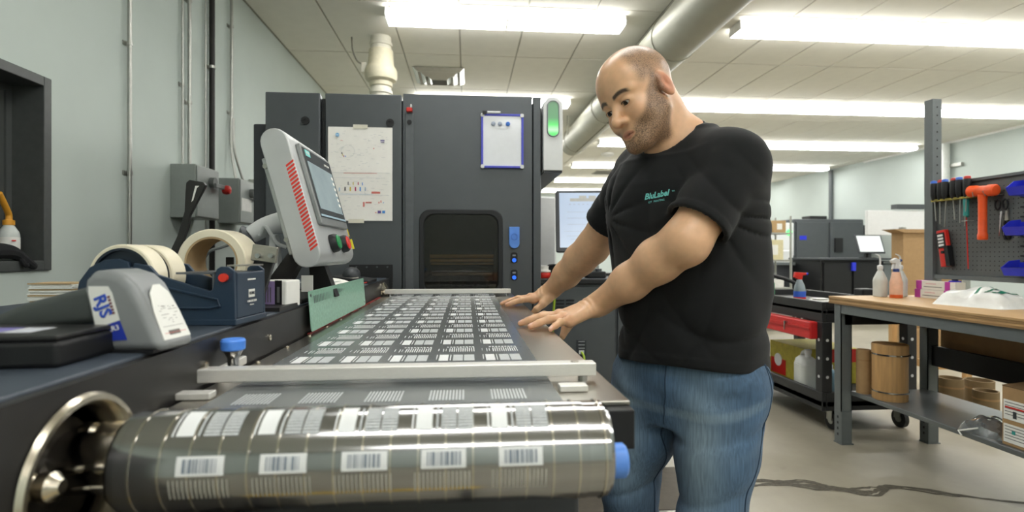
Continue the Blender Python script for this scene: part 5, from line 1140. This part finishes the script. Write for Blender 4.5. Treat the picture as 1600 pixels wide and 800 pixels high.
def f_head(p):
    q = tohead(p); x, y, z = q[:, 0], q[:, 1], q[:, 2]; qa = q.copy(); qa[:, 1] = np.abs(y)
    d = ell(q, (-.012, 0, .038), (.098, .0775, .084))
    d = smin(d, ell(q, (.036, 0, .035), (.052, .064, .060)), .03)              # forehead
    d = smin(d, ell(q, (.030, 0, -.035), (.058, .060, .080)), .03)             # face block
    d = smin(d, rcone(qa, (.004, .052, -.055), (.070, .016, -.104), .021, .020), .03)   # jaw
    d = smin(d, ell(q, (.073, 0, -.102), (.021, .025, .018)), .02)             # chin
    d = smin(d, ell(q, (.030, 0, -.085), (.05, .042, .028)), .02)
    d = smin(d, ell(qa, (.058, .040, -.036), (.027, .024, .028)), .018)        # cheeks
    d = smin(d, rcone(qa, (.083, .014, .014), (.068, .050, .017), .0095, .0085), .012)  # brow
    # sockets and lids
    d = smax(d, -ell(qa, (.094, .031, -.004), (.020, .0170, .0120)), .012)
    ey = ell(qa, (.0722, .0305, -.004), (.0162, .0185, .0155))
    d = smin(d, ey, .005)
    d = smax(d, -ell(qa, (.0905, .0305, -.0075), (.012, .0155, .0052)), .002)   # narrow lid slit, eyes cast down
    # nose
    d = smin(d, rcone(q, (.083, 0, .004), (.108, 0, -.038), .0080, .0118), .011)
    d = smin(d, ell(q, (.1115, 0, -.039), (.0120, .0115, .0105)), .007)
    d = smin(d, ell(qa, (.095, .0130, -.043), (.0125, .0085, .0085)), .006)
    d = smax(d, -ell(qa, (.1015, .0070, -.0515), (.006, .0038, .004)), .003)
    # muzzle and lips
    d = smin(d, ell(q, (.070, 0, -.074), (.024, .030, .022)), .016)
    d = smin(d, ell(q, (.0860, 0, -.0705), (.0080, .020, .0048)), .005)
    d = smin(d, ell(q, (.0845, 0, -.0810), (.0085, .018, .0058)), .005)
    d = smax(d, -ell(q, (.0975, 0, -.0762), (.011, .022, .0016)), .003)
    d = smax(d, -ell(q, (.0985, 0, -.060), (.004, .003, .008)), .004)          # philtrum
    d = smax(d, -ell(q, (.0955, 0, -.0905), (.006, .016, .004)), .006)
    # ears
    ca, sa = math.cos(R(12)), math.sin(R(12))
    Re = np.array([[ca, 0, sa], [0, 1, 0], [-sa, 0, ca]])
    e = ell(qa, (-.013, .0775, -.010), (.0200, .0095, .0335), Re)
    e = smax(e, -ell(qa, (-.007, .0880, -.008), (.0115, .0075, .0195), Re), .003)
    e = smin(e, ell(qa, (-.017, .083, -.008), (.005, .004, .016), Re), .004)
    e = smin(e, ell(qa, (.006, .077, -.014), (.005, .005, .007)), .004)
    d = smin(d, e, .006)
    # beard thickness
    return d-.0022*beard_mask(q)
def beard_mask(q):
    x, y, z = q[:, 0], np.abs(q[:, 1]), q[:, 2]
    line = .030-(np.clip(x, .012, .2)-.012)*1.22
    m = sstep(z, line+.012, line-.012)*sstep(x, -.012, .016)*sstep(z, -.140, -.120)
    m *= 1-sstep(((x-.089)/.016)**2+(y/.023)**2+((z+.0765)/.0115)**2, 1.35, .8)        # lips
    m *= 1-.5*np.exp(-(((x-.090)/.012)**2+((y-.016)/.007)**2+((z+.092)/.007)**2))        # barer patches beside the soul patch
    return m
def f_neck(p):
    a = fromhead((-.040, 0, -.035)); b = NB+V3(.012, 0, -.02); c = fromhead((.012, 0, -.075))
    d = rcone(p, a, b, .058, .068); d = smin(d, rcone(p, c, NB+V3(-.035, -.02, -.02), .042, .05), .03)
    d = smin(d, rcone(p, NB+V3(.02, 0, .01), LSH+V3(-.02, .05, .02), .052, .045), .05); d = smin(d, rcone(p, NB+V3(.02, 0, .01), RSH+V3(.0, -.06, .0), .052, .040), .05)
    return d
def f_arm(p, S, E, W, out):
    m1 = S*.55+E*.45; m2 = E*.72+W*.28; m3 = E*.4+W*.6
    d = rcone(p, S, m1, .048, .054); d = smin(d, rcone(p, m1, E, .057, .050), .03)
    d = smin(d, rcone(p, E, m2+V3(0, 0, .006), .049, .049), .03); d = smin(d, rcone(p, m2, m3, .048, .042), .03); d = smin(d, rcone(p, m3, W, .041, .031), .03)
    return d
def hand_fn(W, E, mcp, tips, thumb, lift):
    W = np.asarray(W); ad = unit(W-E)
    mcp = [np.asarray(m) for m in mcp]; tips = [np.asarray(t) for t in tips]
    rad = (.0100, .0102, .0098, .0086)
    ch = []
    for m, t in zip(mcp, tips):
        p1 = m+(t-m)*.46+V3(0, 0, .0065); p2 = m+(t-m)*.74+V3(0, 0, .0035); ch.append((m, p1, p2, t))
    mid = (mcp[1]+mcp[2])/2; side = unit(mcp[0]-mcp[3]); along = unit(mid-W); nrm = unit(np.cross(along, side)); nrm = nrm if nrm[2] > 0 else -nrm
    th = [np.asarray(t) for t in thumb]
    def f(p):
        d = rcone(p, W-ad*.01, W+along*.022, .030, .027)
        for i, (m, r) in enumerate(zip(mcp, (.0155, .0155, .0148, .0140))):
            w0 = W+side*(.015-.010*i)+along*.012
            d = smin(d, rcone(p, w0, m-nrm*.002, .0185, r), .012)
        for (m, p1, p2, t), r in zip(ch, rad):
            fd = rcone(p, m, p1, r+.0025, r+.0002); fd = smin(fd, rcone(p, p1, p2, r+.0002, r-.0006), .004); fd = smin(fd, rcone(p, p2, t, r-.0006, r-.0022), .004)
            fd = smin(fd, ell(p, p1, (r+.0012,)*3), .004); d = smin(d, fd, .0065)
        for m in mcp: d = smin(d, ell(p, m+nrm*.009, (.0085, .0085, .0085)), .008)    # knuckles
        t_ = rcone(p, th[0], th[1], .019, .0135); t_ = smin(t_, rcone(p, th[1], th[2], .0125, .0115), .006); t_ = smin(t_, rcone(p, th[2], th[3], .0118, .0085), .005)
        d = smin(d, t_, .012)
        q = p-(W+along*.03)                                                             # skin folds over the bent wrist
        s_ = q@along; return d+.0012*np.sin(s_*480)*np.exp(-(s_/.016)**2)*((q@nrm) > 0)
    nails = []
    for (m, p1, p2, t), r in zip(ch, rad): nails.append((p2, t, r))
    return f, nails, nrm
LMCP = [V3(.240, 1.388, 1.006), V3(.236, 1.364, 1.008), V3(.241, 1.339, 1.005), V3(.252, 1.316, 1.000)]
LTIP = [V3(.160, 1.435, .9895), V3(.137, 1.370, .9895), V3(.155, 1.309, .9892), V3(.197, 1.262, .9885)]
LTH = [V3(.305, 1.395, 1.015), V3(.282, 1.412, .990), V3(.262, 1.412, .968), V3(.250, 1.395, .950)]
f_lh, Lnails, Lnrm = hand_fn(LWR, LEL, LMCP, LTIP, LTH, 0)
RMCP = [V3(.232, 1.872, 1.008), V3(.226, 1.897, 1.010), V3(.230, 1.922, 1.007), V3(.238, 1.944, 1.002)]
RTIP = [V3(.138, 1.856, .9895), V3(.124, 1.900, .9895), V3(.132, 1.944, .9892), V3(.158, 1.985, .9885)]
RTH = [V3(.285, 1.865, 1.012), V3(.262, 1.848, .992), V3(.240, 1.842, .975), V3(.226, 1.850, .960)]
f_rh, Rnails, Rnrm = hand_fn(RWR, REL, RMCP, RTIP, RTH, 0)
GR = [  # groups with bounding spheres
    (f_head, HO+V3(-.01, 0, 0), .175), (f_neck, NB+V3(-.02, 0, .02), .26),
    (lambda p: f_arm(p, LSH, LEL, LWR, V3(.3, -.9, 0)), (LSH+LWR)/2, .38), (lambda p: f_arm(p, RSH, REL, RWR, V3(.3, .9, 0)), (RSH+RWR)/2, .42),
    (f_lh, V3(.25, 1.36, 1.0), .15), (f_rh, V3(.22, 1.90, 1.0), .15), (lambda p: f_torso(p, -.022), V3(.58, 1.355, 1.13), .43)]
KB = .022
def f_body(p):
    d = np.full(len(p), 1.0); c0 = (p.min(0)+p.max(0))/2; rr = np.linalg.norm(p.max(0)-p.min(0))/2
    if rr > .3:
        for g, c, r in GR: d = np.minimum(d, g(p))
        return d
    for g, c, r in GR:
        if np.linalg.norm(c0-c) < r+rr+.025: d = smin(d, g(p), KB if g not in (f_lh, f_rh) else .010)
    return d
def skin_mat():
    m = mat('skin', '#dfb28c', .36, var=.05, scale=60, sss=.14, spec=.6, bump=.10, bscale=700); nt = m.node_tree; N = nt.nodes; L = nt.links; b = N['Principled BSDF']
    src = b.inputs['Base Color'].links[0].from_socket
    nz = N.new('ShaderNodeTexNoise'); nz.inputs['Scale'].default_value = 420; nz.inputs['Detail'].default_value = 3
    tc = N.new('ShaderNodeTexCoord'); L.new(tc.outputs['Object'], nz.inputs['Vector'])
    rp = N.new('ShaderNodeMapRange'); rp.inputs[1].default_value = .38; rp.inputs[2].default_value = .62; rp.inputs[3].default_value = .55; rp.inputs[4].default_value = 1.0; L.new(nz.outputs['Fac'], rp.inputs[0])
    def layer(src, attr, col, amt, noisy):
        at = N.new('ShaderNodeAttribute'); at.attribute_name = attr
        mx = N.new('ShaderNodeMixRGB'); mx.inputs[2].default_value = (*lin(col), 1); L.new(src, mx.inputs[1])
        mu = N.new('ShaderNodeMath'); mu.operation = 'MULTIPLY'; mu.inputs[1].default_value = amt; L.new(at.outputs['Fac'], mu.inputs[0])
        o = mu.outputs[0]
        if noisy:
            m2 = N.new('ShaderNodeMath'); m2.operation = 'MULTIPLY'; L.new(o, m2.inputs[0]); L.new(rp.outputs[0], m2.inputs[1]); o = m2.outputs[0]
        L.new(o, mx.inputs[0]); return mx.outputs[0]
    s = layer(src, 'flush', '#d07f66', .6, False)
    s = layer(s, 'hair', '#54463c', .80, True); s = layer(s, 'beard', '#382c24', .86, True); s = layer(s, 'brow', '#33261d', .95, False)
    s = layer(s, 'lip', '#b0685c', .6, False); s = layer(s, 'nail', '#e6bfae', .8, False)
    L.new(s, b.inputs['Base Color']); return m
MAN = thing('person', 'bearded man with shaved head in black T-shirt and jeans leaning on the table', 'person', (.57, 1.37, 0))
bd, bp_ = sdf_mesh('body', f_body, (.08, 1.02, .80), (.84, 2.05, 1.74), .0025, skin_mat(), MAN, relax=1)
q = tohead(bp_); x, y, z = q[:, 0], np.abs(q[:, 1]), q[:, 2]; near = np.linalg.norm(q, axis=1) < .2
def attr(name, v):
    a = bd.data.attributes.new(name, 'FLOAT', 'POINT'); a.data.foreach_set('value', np.clip(v, 0, 1).astype(np.float32))
attr('beard', beard_mask(q)*near)
hz = .012-.35*np.clip(-x-.02, 0, .1)
hair = sstep(x-.25*np.clip(y-.03, 0, .1), .056, .026)*sstep(z, hz-.006, hz+.02)*(1-.75*sstep(x, -.06, .03)*sstep(y, .050, .025)*sstep(z, .06, .11))
ear = np.exp(-((x+.010)**2/.024**2+((y-.084)/.011)**2+((z+.012)/.036)**2))
attr('hair', hair*near*(1-np.clip(2.2*ear, 0, 1)))
arch = .0150+.005*np.sin(np.clip((y-.012)/.042, 0, 1)*PI)-.10*np.clip(y-.040, 0, 1)
attr('brow', near*(x > .05)*sstep(np.abs(z-arch), .0065, .003)*sstep(y, .009, .015)*sstep(y, .056, .046))
attr('lip', near*sstep(((x-.090)/.013)**2+(y/.0215)**2+((z+.0762)/.0105)**2, 1.15, .7))
nd = np.zeros(len(bp_))
for nl, nr in ((Lnails, Lnrm), (Rnails, Rnrm)):
    for p2, t, r in nl:
        ax = unit(t-p2); up = unit(V3(0, 0, 1)-ax*ax[2]); c = t+up*(r-.003)-ax*.001; qq = bp_-c
        nd = np.maximum(nd, sstep((qq@ax/.0075)**2+(np.linalg.norm(qq-np.outer(qq@ax, ax)-np.outer(qq@up, up), axis=1)/.0055)**2+(qq@up/.005)**2, 1.3, .8))
attr('nail', nd)
fl = 1.0*np.clip(1.3*ear, 0, 1)*near+.35*np.exp(-((x-.112)**2+y**2+(z+.042)**2)/.014**2)+.25*near*np.exp(-((x-.07)**2+(y-.045)**2+(z+.03)**2)/.02**2)
for T_ in LTIP+RTIP+LMCP+RMCP: fl += .55*np.exp(-((bp_-T_)**2).sum(1)/.016**2)
attr('flush', fl)
# eyes
for s_ in SY:
    c = fromhead((.0722, s_*.0305, -.0045)); gz = unit(hf*.93-hu*.36)
    Me = basis(c, np.cross(V3(0, .3, 1), gz), np.cross(gz, np.cross(V3(0, .3, 1), gz)))
    e = part('eye', MB(Me).lathe([(.0141*math.sin(PI*i/16)+1e-5, -.0141*math.cos(PI*i/16)) for i in range(17)], n=24), mat('eye_white', '#cfc8c0', .15), bd, w=True)
    pi_ = MB(Me); pi_.lathe([(.0145*math.sin(R(a)), .0145*math.cos(R(a))) for a in (27, 20, 13, 6, .1)], n=20); part('iris', pi_, mat('dark_iris', '#2c2019', .1), bd, w=True)
    for nm_, zc, rr_ in (('upper_lash', -.0026, .0013), ('lower_lash', -.0122, .0005)):
        pl_ = []
        for k_ in range(13):
            t_ = -1+2*k_/12; yy = .0305+.0142*t_; zz = -.0075+(zc+.0075)*math.sqrt(max(0, 1-t_*t_))
            xx = .0722+.0162*math.sqrt(max(.02, 1-((yy-.0305)/.0185)**2-((zz+.004)/.0155)**2))
            pl_.append(tuple(fromhead((xx+.0004, s_*yy, zz))))
        part(nm_, MB().tube(pl_, [rr_*(.4+.6*math.sin(PI*min(1, (k_+1)/9))) for k_ in range(13)], 6), mat('lash_brown', '#3a2820', .7), bd, w=True)
# ---- T-shirt
def ridge(t): return (1-np.abs(np.sin(t)))**2
def folds(p, u, v, z):
    fr = sstep(u, -.06, .05)
    f = .0085*ridge(13*v+3*u+4.5*z+.9*np.sin(7*z))*sstep(z, 1.40, 1.24)*fr*sstep(z, .87, 1.0)
    f += .0060*ridge(21*v-9*z+1.3+.8*np.sin(11*z))*sstep(z, 1.12, .98)*fr
    for v0, z0, ph in ((.125, 1.255, .4), (-.165, 1.26, 1.7)):            # creases fanning out of the armpits
        r_ = np.hypot(v-v0, z-z0); an = np.arctan2(z-z0, v-v0); f += .0075*ridge(5.5*an+ph)*np.exp(-(r_/.13)**2)*sstep(r_, .01, .05)*sstep(u, -.10, .02)
    f += .0070*ridge(24*z+5*v+3*u+np.sin(13*v))*np.exp(-((z-.96)/.06)**2)
    f += .0020*ridge(11*v+22*z)*sstep(u, .0, -.08)*sstep(z, .88, .98)*sstep(z, 1.38, 1.2)
    return f-.002
LD, RD = unit(LEL-LSH), unit(REL-RSH)
LEND, REND = LSH+LD*.188, RSH+RD*.20
def sleeve(p, S, D, END, r0, r1, sgn):
    d = rcone(p, S, END+D*.03, r0, r1)
    t = (p-END)@D
    sw = (p-S)@D
    side = unit(np.cross(D, V3(0, 0, 1))); az = (p-S)@side
    d = d+.0060*ridge(30*sw+22*az+.7)*sstep(sw, 0, .06)*sstep(t, .0, -.03) - .0018*sstep(t, -.020, -.017)
    d = smax(d, t, .003)
    return np.maximum(d, -(np.maximum(rcone(p, S+D*.05, END+D*.06, r0-.012, r1-.0085), -(t+.035))))
NAX = unit(fromhead((-.02, 0, -.05))-NB)
def f_shirt(p):
    u, v, z = totorso(p)
    d = f_torso(p, .002)
    d = smin(d, rcone(p, NB+V3(.035, -.01, .004), LSH+V3(-.025, .03, .025), .055, .054), .05); d = smin(d, rcone(p, NB+V3(.02, 0, .0), RSH+V3(.01, -.04, .025), .055, .054), .05)
    # cloth hangs straighter than the waist
    dd = loft(p, [.80, 1.0, 1.2, 1.34, 1.40], [.004, .010, .018, .02, .02], [0, 0, -.012, -.02, -.02], [.134, .139, .140, .137, .11], [.176, .176, .180, .180, .145], 1.40, .80)
    d = smin(d, rcone(p, LSH+V3(-.005, .03, -.02)-tf*.03, PC+tl*.115-tf*.035+V3(0, 0, 1.08), .062, .062), .05)
    d = smin(d, dd, .02)+folds(p, u, v, z)
    sl = sleeve(p, LSH, LD, LEND, .071, .074, 1); d = smin(d, sl, .008+.040*sstep((p-LSH)@LD, .13, .03))
    sl = sleeve(p, RSH, RD, REND, .070, .068, -1); d = smin(d, sl, .008+.030*sstep((p-RSH)@RD, .13, .03))
    hem = .884+.006*np.sin(9*v+1)+.012*u/.15
    d = smax(d, hem-z, .004) - .0016*sstep(z, hem+.028, hem+.022)
    inner = loft(p, [.80, 1.0], [.004, .010], [0, 0], [.120, .124], [.160, .160], .93, .70)
    d = np.maximum(d, -inner)
    # neck opening
    nq = p-(NB+V3(-.012, -.004, .012)); t = nq@NAX; rad = np.linalg.norm(nq-np.outer(t, NAX), axis=1)
    d = smax(d, -np.maximum(rad-.078-.1*np.clip(t, 0, .2), -t-.012), .006)
    return d
m_tee = mat('black_cotton', '#0d0f11', .9, var=.12, scale=40, bump=.2, bscale=900, sheen=.08)
tee, tp = sdf_mesh('t_shirt', f_shirt, (.26, 1.02, .86), (.86, 1.84, 1.58), .0042, m_tee, MAN, relax=1)
# ribbed collar following the cut
cb = basis(NB+V3(-.012, -.004, .012), np.cross(NAX, V3(0, 1, 0)), V3(0, 1, 0))
cy = []
for i in range(48):
    a = 2*PI*i/48; o_ = cb @ Vector((.0765*math.cos(a), .0765*math.sin(a), .0))
    # drop each point onto the shirt surface along the neck axis
    pt = np.array(o_); bestt = 0; ts = np.linspace(-.08, .09, 120); P_ = pt+ts[:, None]*NAX*1.0+ .004*unit(pt-(NB+V3(-.012, -.004, .012)))
    fv = f_shirt(P_); ins = np.where(fv < .002)[0]
    cy.append(pt+NAX*(ts[ins[-1]] if len(ins) else 0))
cy = np.array(cy)
for _ in range(3): cy = (np.roll(cy, 1, 0)+2*cy+np.roll(cy, -1, 0))/4
rs = []
for i in range(48):
    rdv = unit(cy[i]-cy.mean(0)); up = NAX
    rs.append([tuple(cy[i]+rdv*(.009*math.cos(b)*1.0+.004)+up*(.004*math.sin(b)-.001)-up*.004*math.cos(b)) for b in [2*PI*k/8 for k in range(8)]])
part('collar', MB().rings(rs, False, True), m_tee, tee, w=True, ang=180)
# chest print, wrapped onto the cloth
from mathutils.bvhtree import BVHTree
bm_ = bmesh.new(); bm_.from_mesh(tee.data); bvh = BVHTree.FromBMesh(bm_)
def chest_text(s, size, du, dv, shear=0.0, bold=0.0):
    inv = MAN.matrix_basis.inverted()
    c = Vector(tuple(PC+tf*.30+tl*LOGO[0]+V3(0, 0, LOGO[1])))
    M = inv @ basis(c, tuple(tl), (0, 0, 1)) @ TM(du, dv, 0) @ rotm('Z', 5)
    o = text('chest_print', s, size, M, mat('mint_print', '#7fd8d2', .6, var=.02), tee, depth=0, shear=shear, bold=bold)
    me = o.data; dr = Vector(tuple(-tf))
    for v_ in me.vertices:
        h_ = bvh.ray_cast(v_.co, dr)
        if h_[0] is not None: v_.co = h_[0]-dr*.0012
    return o
LOGO = (-.006, 1.308)
chest_text('BluLabel', .0195, 0, 0, .35, .0006); chest_text('TM', .005, .045, .006); chest_text('EST   PRINTING', .0065, 0, -.0145)
bm_.free()
# ---- jeans
LH, LK, LA = V3(.633, 1.284, .84), V3(.592, 1.262, .52), V3(.630, 1.262, .09)
RH, RK, RA = V3(.508, 1.43, .83), V3(.446, 1.462, .53), V3(.500, 1.50, .09)
def leg(p, H, K_, A, s):
    d = rcone(p, H, (H+K_)/2, .108, .092); d = smin(d, rcone(p, (H+K_)/2, K_, .092, .074), .03); d = smin(d, rcone(p, K_, A, .074, .072), .03)
    t = p[:, 2]
    fx = (p-H)@tf
    d += .0085*ridge(30*t+13*fx+7*p[:, 1]*s)*np.exp(-((t-.79)/.065)**2) + .0085*ridge(27*t+15*fx+9*p[:, 1])*np.exp(-((t-.54)/.08)**2) - .003 + .003*np.sin(34*fx+12*t) + .006*np.sin(80*t+20*fx)*np.exp(-((t-.13)/.06)**2)
    return d
def f_jeans(p):
    d = loft(p, [.70, .80, .88, .96, 1.0], [.0, .0, .0, .0, .0], [0, 0, 0, 0, 0], [.10, .128, .130, .120, .116], [.13, .172, .172, .160, .152], .99, .735)
    ll = leg(p, LH, LK, LA, 1); rl = leg(p, RH, RK, RA, -1)
    d = smin(d, smin(ll, rl, .012), .03)
    u, v, z = totorso(p)
    d += .0035*np.sin(50*z+30*v)*np.exp(-((z-.83)/.05)**2)*sstep(u, 0, .06)
    d -= .0022*np.exp(-((np.abs(v+.0)-.004)/.006)**2)*sstep(u, .05, .09)*sstep(z, .74, .78)     # fly
    return smax(d, .045-p[:, 2], .006)
def denim():
    m = mat('faded_denim', '#48637f', .8, var=.22, scale=7, bump=.3, bscale=1200, sheen=.1); nt = m.node_tree; N = nt.nodes; L = nt.links; b = N['Principled BSDF']
    src = b.inputs['Base Color'].links[0].from_socket
    at = N.new('ShaderNodeAttribute'); at.attribute_name = 'fade'; mx = N.new('ShaderNodeMixRGB'); mx.inputs[2].default_value = (*lin('#94aab8'), 1); L.new(src, mx.inputs[1]); L.new(at.outputs['Fac'], mx.inputs[0])
    tc = N.new('ShaderNodeTexCoord'); mp = N.new('ShaderNodeMapping'); mp.inputs['Scale'].default_value = (260, 260, 14); L.new(tc.outputs['Object'], mp.inputs[0])
    nz = N.new('ShaderNodeTexNoise'); nz.inputs['Scale'].default_value = 1; L.new(mp.outputs[0], nz.inputs['Vector'])
    m2 = N.new('ShaderNodeMixRGB'); m2.blend_type = 'OVERLAY'; m2.inputs[0].default_value = .5; L.new(mx.outputs[0], m2.inputs[1]); L.new(nz.outputs['Fac'], m2.inputs[2]); L.new(m2.outputs[0], b.inputs['Base Color'])
    return m
jn, jp = sdf_mesh('jeans', f_jeans, (.28, 1.06, .02), (.86, 1.70, 1.02), .0055, denim(), MAN, relax=1)
a = jn.data.attributes.new('fade', 'FLOAT', 'POINT')
fd = np.zeros(len(jp))
for H, K_ in ((LH, LK), (RH, RK)):
    c = H*.55+K_*.45+tf*.08; e_ = (jp-c); fd += .75*np.exp(-((e_[:, 2])/.17)**2-((e_@tl)/.05)**2)*sstep((jp-H)@tf, .0, .06)
u_ = (jp-PC)@tf
fd += .30*sstep(np.sin(62*jp[:, 2]+26*u_), .55, 1)*np.exp(-((jp[:, 2]-.80)/.07)**2)*sstep(u_, 0, .05)
a.data.foreach_set('value', np.clip(fd, 0, .85).astype(np.float32))
# seams as raised cords laid on the cloth
bm_ = bmesh.new(); bm_.from_mesh(jn.data); bvj = BVHTree.FromBMesh(bm_); iv = MAN.matrix_basis.inverted()
def seam(pts, nm, m__, r=.0018):
    out = []
    for p_ in catmull(pts, 8):
        h_ = bvj.find_nearest(iv @ Vector(p_)); out.append(h_[0]+h_[1]*.0004)
    part(nm, MB().tube(out, r, 6), m__, jn)
m_st = mat('denim_seam', '#2f4358', .8)
seam([tuple(LH+tl*.11+V3(0, 0, .09)), tuple(LH+tl*.11+V3(0, 0, -.05)), tuple(LK+tl*.09+V3(0, 0, .12)), tuple(LK+tl*.08), tuple(LA+tl*.08)], 'side_seam', m_st)
seam([tuple(RH*.5+LH*.5+tf*.1+V3(0, 0, -.10)), tuple(RK+tl*.08+V3(0, 0, .12)), tuple(RK+tl*.08), tuple(RA+tl*.08)], 'inseam', m_st)
seam([tuple(PC+tf*.2+V3(0, 0, .95)), tuple(PC+tf*.2+tl*.004+V3(0, 0, .86)), tuple(PC+tf*.14-tl*.012+V3(0, 0, .77)), tuple(PC+tf*.05-tl*.012+V3(0, 0, .73))], 'fly_seam', m_st)
seam([tuple(LH+tl*.12+tf*.01+V3(0, 0, .10)), tuple(LH+tl*.12-tf*.03+V3(0, 0, .03)), tuple(LH+tl*.12-tf*.06+V3(0, 0, .01))], 'pocket_seam', m_st)
bm_.free()
# belt-level back pocket and shoes
for A, K_ in ((LA, LK), (RA, RK)):
    fwd = V3(-.95, -.3, 0); fwd = unit(fwd)
    def f_shoe(p, A=A, fwd=fwd):
        b0 = V3(A[0], A[1], 0)
        d = rcone(p, b0-fwd*.06+V3(0, 0, .05), b0+fwd*.06+V3(0, 0, .055), .042, .045); d = smin(d, rcone(p, b0+fwd*.06+V3(0, 0, .045), b0+fwd*.17+V3(0, 0, .035), .045, .036), .03)
        d = smin(d, rcone(p, b0+V3(0, 0, .05), b0+V3(0, 0, .11), .044, .05), .03)
        return smax(d, .006-p[:, 2], .006)
    sh, _ = sdf_mesh('shoe', f_shoe, (A[0]-.30, A[1]-.2, -.01), (A[0]+.16, A[1]+.15, .2), .006, mat('dark_leather', '#2a2522', .5), MAN)
    so = [((fwd*a_+np.cross(V3(0, 0, 1), fwd)*b_)[:2]) for a_, b_ in [(.205*math.cos(t)*(1 if math.cos(t) > 0 else .55), .046*math.sin(t)) for t in [2*PI*i/28 for i in range(28)]]]
    part('sole', MB().prism([(A[0]+s_[0], A[1]+s_[1]) for s_ in so], .0155, .032), mat('rubber_sole', '#4b4640', .7), sh, w=True, bevel=.004)
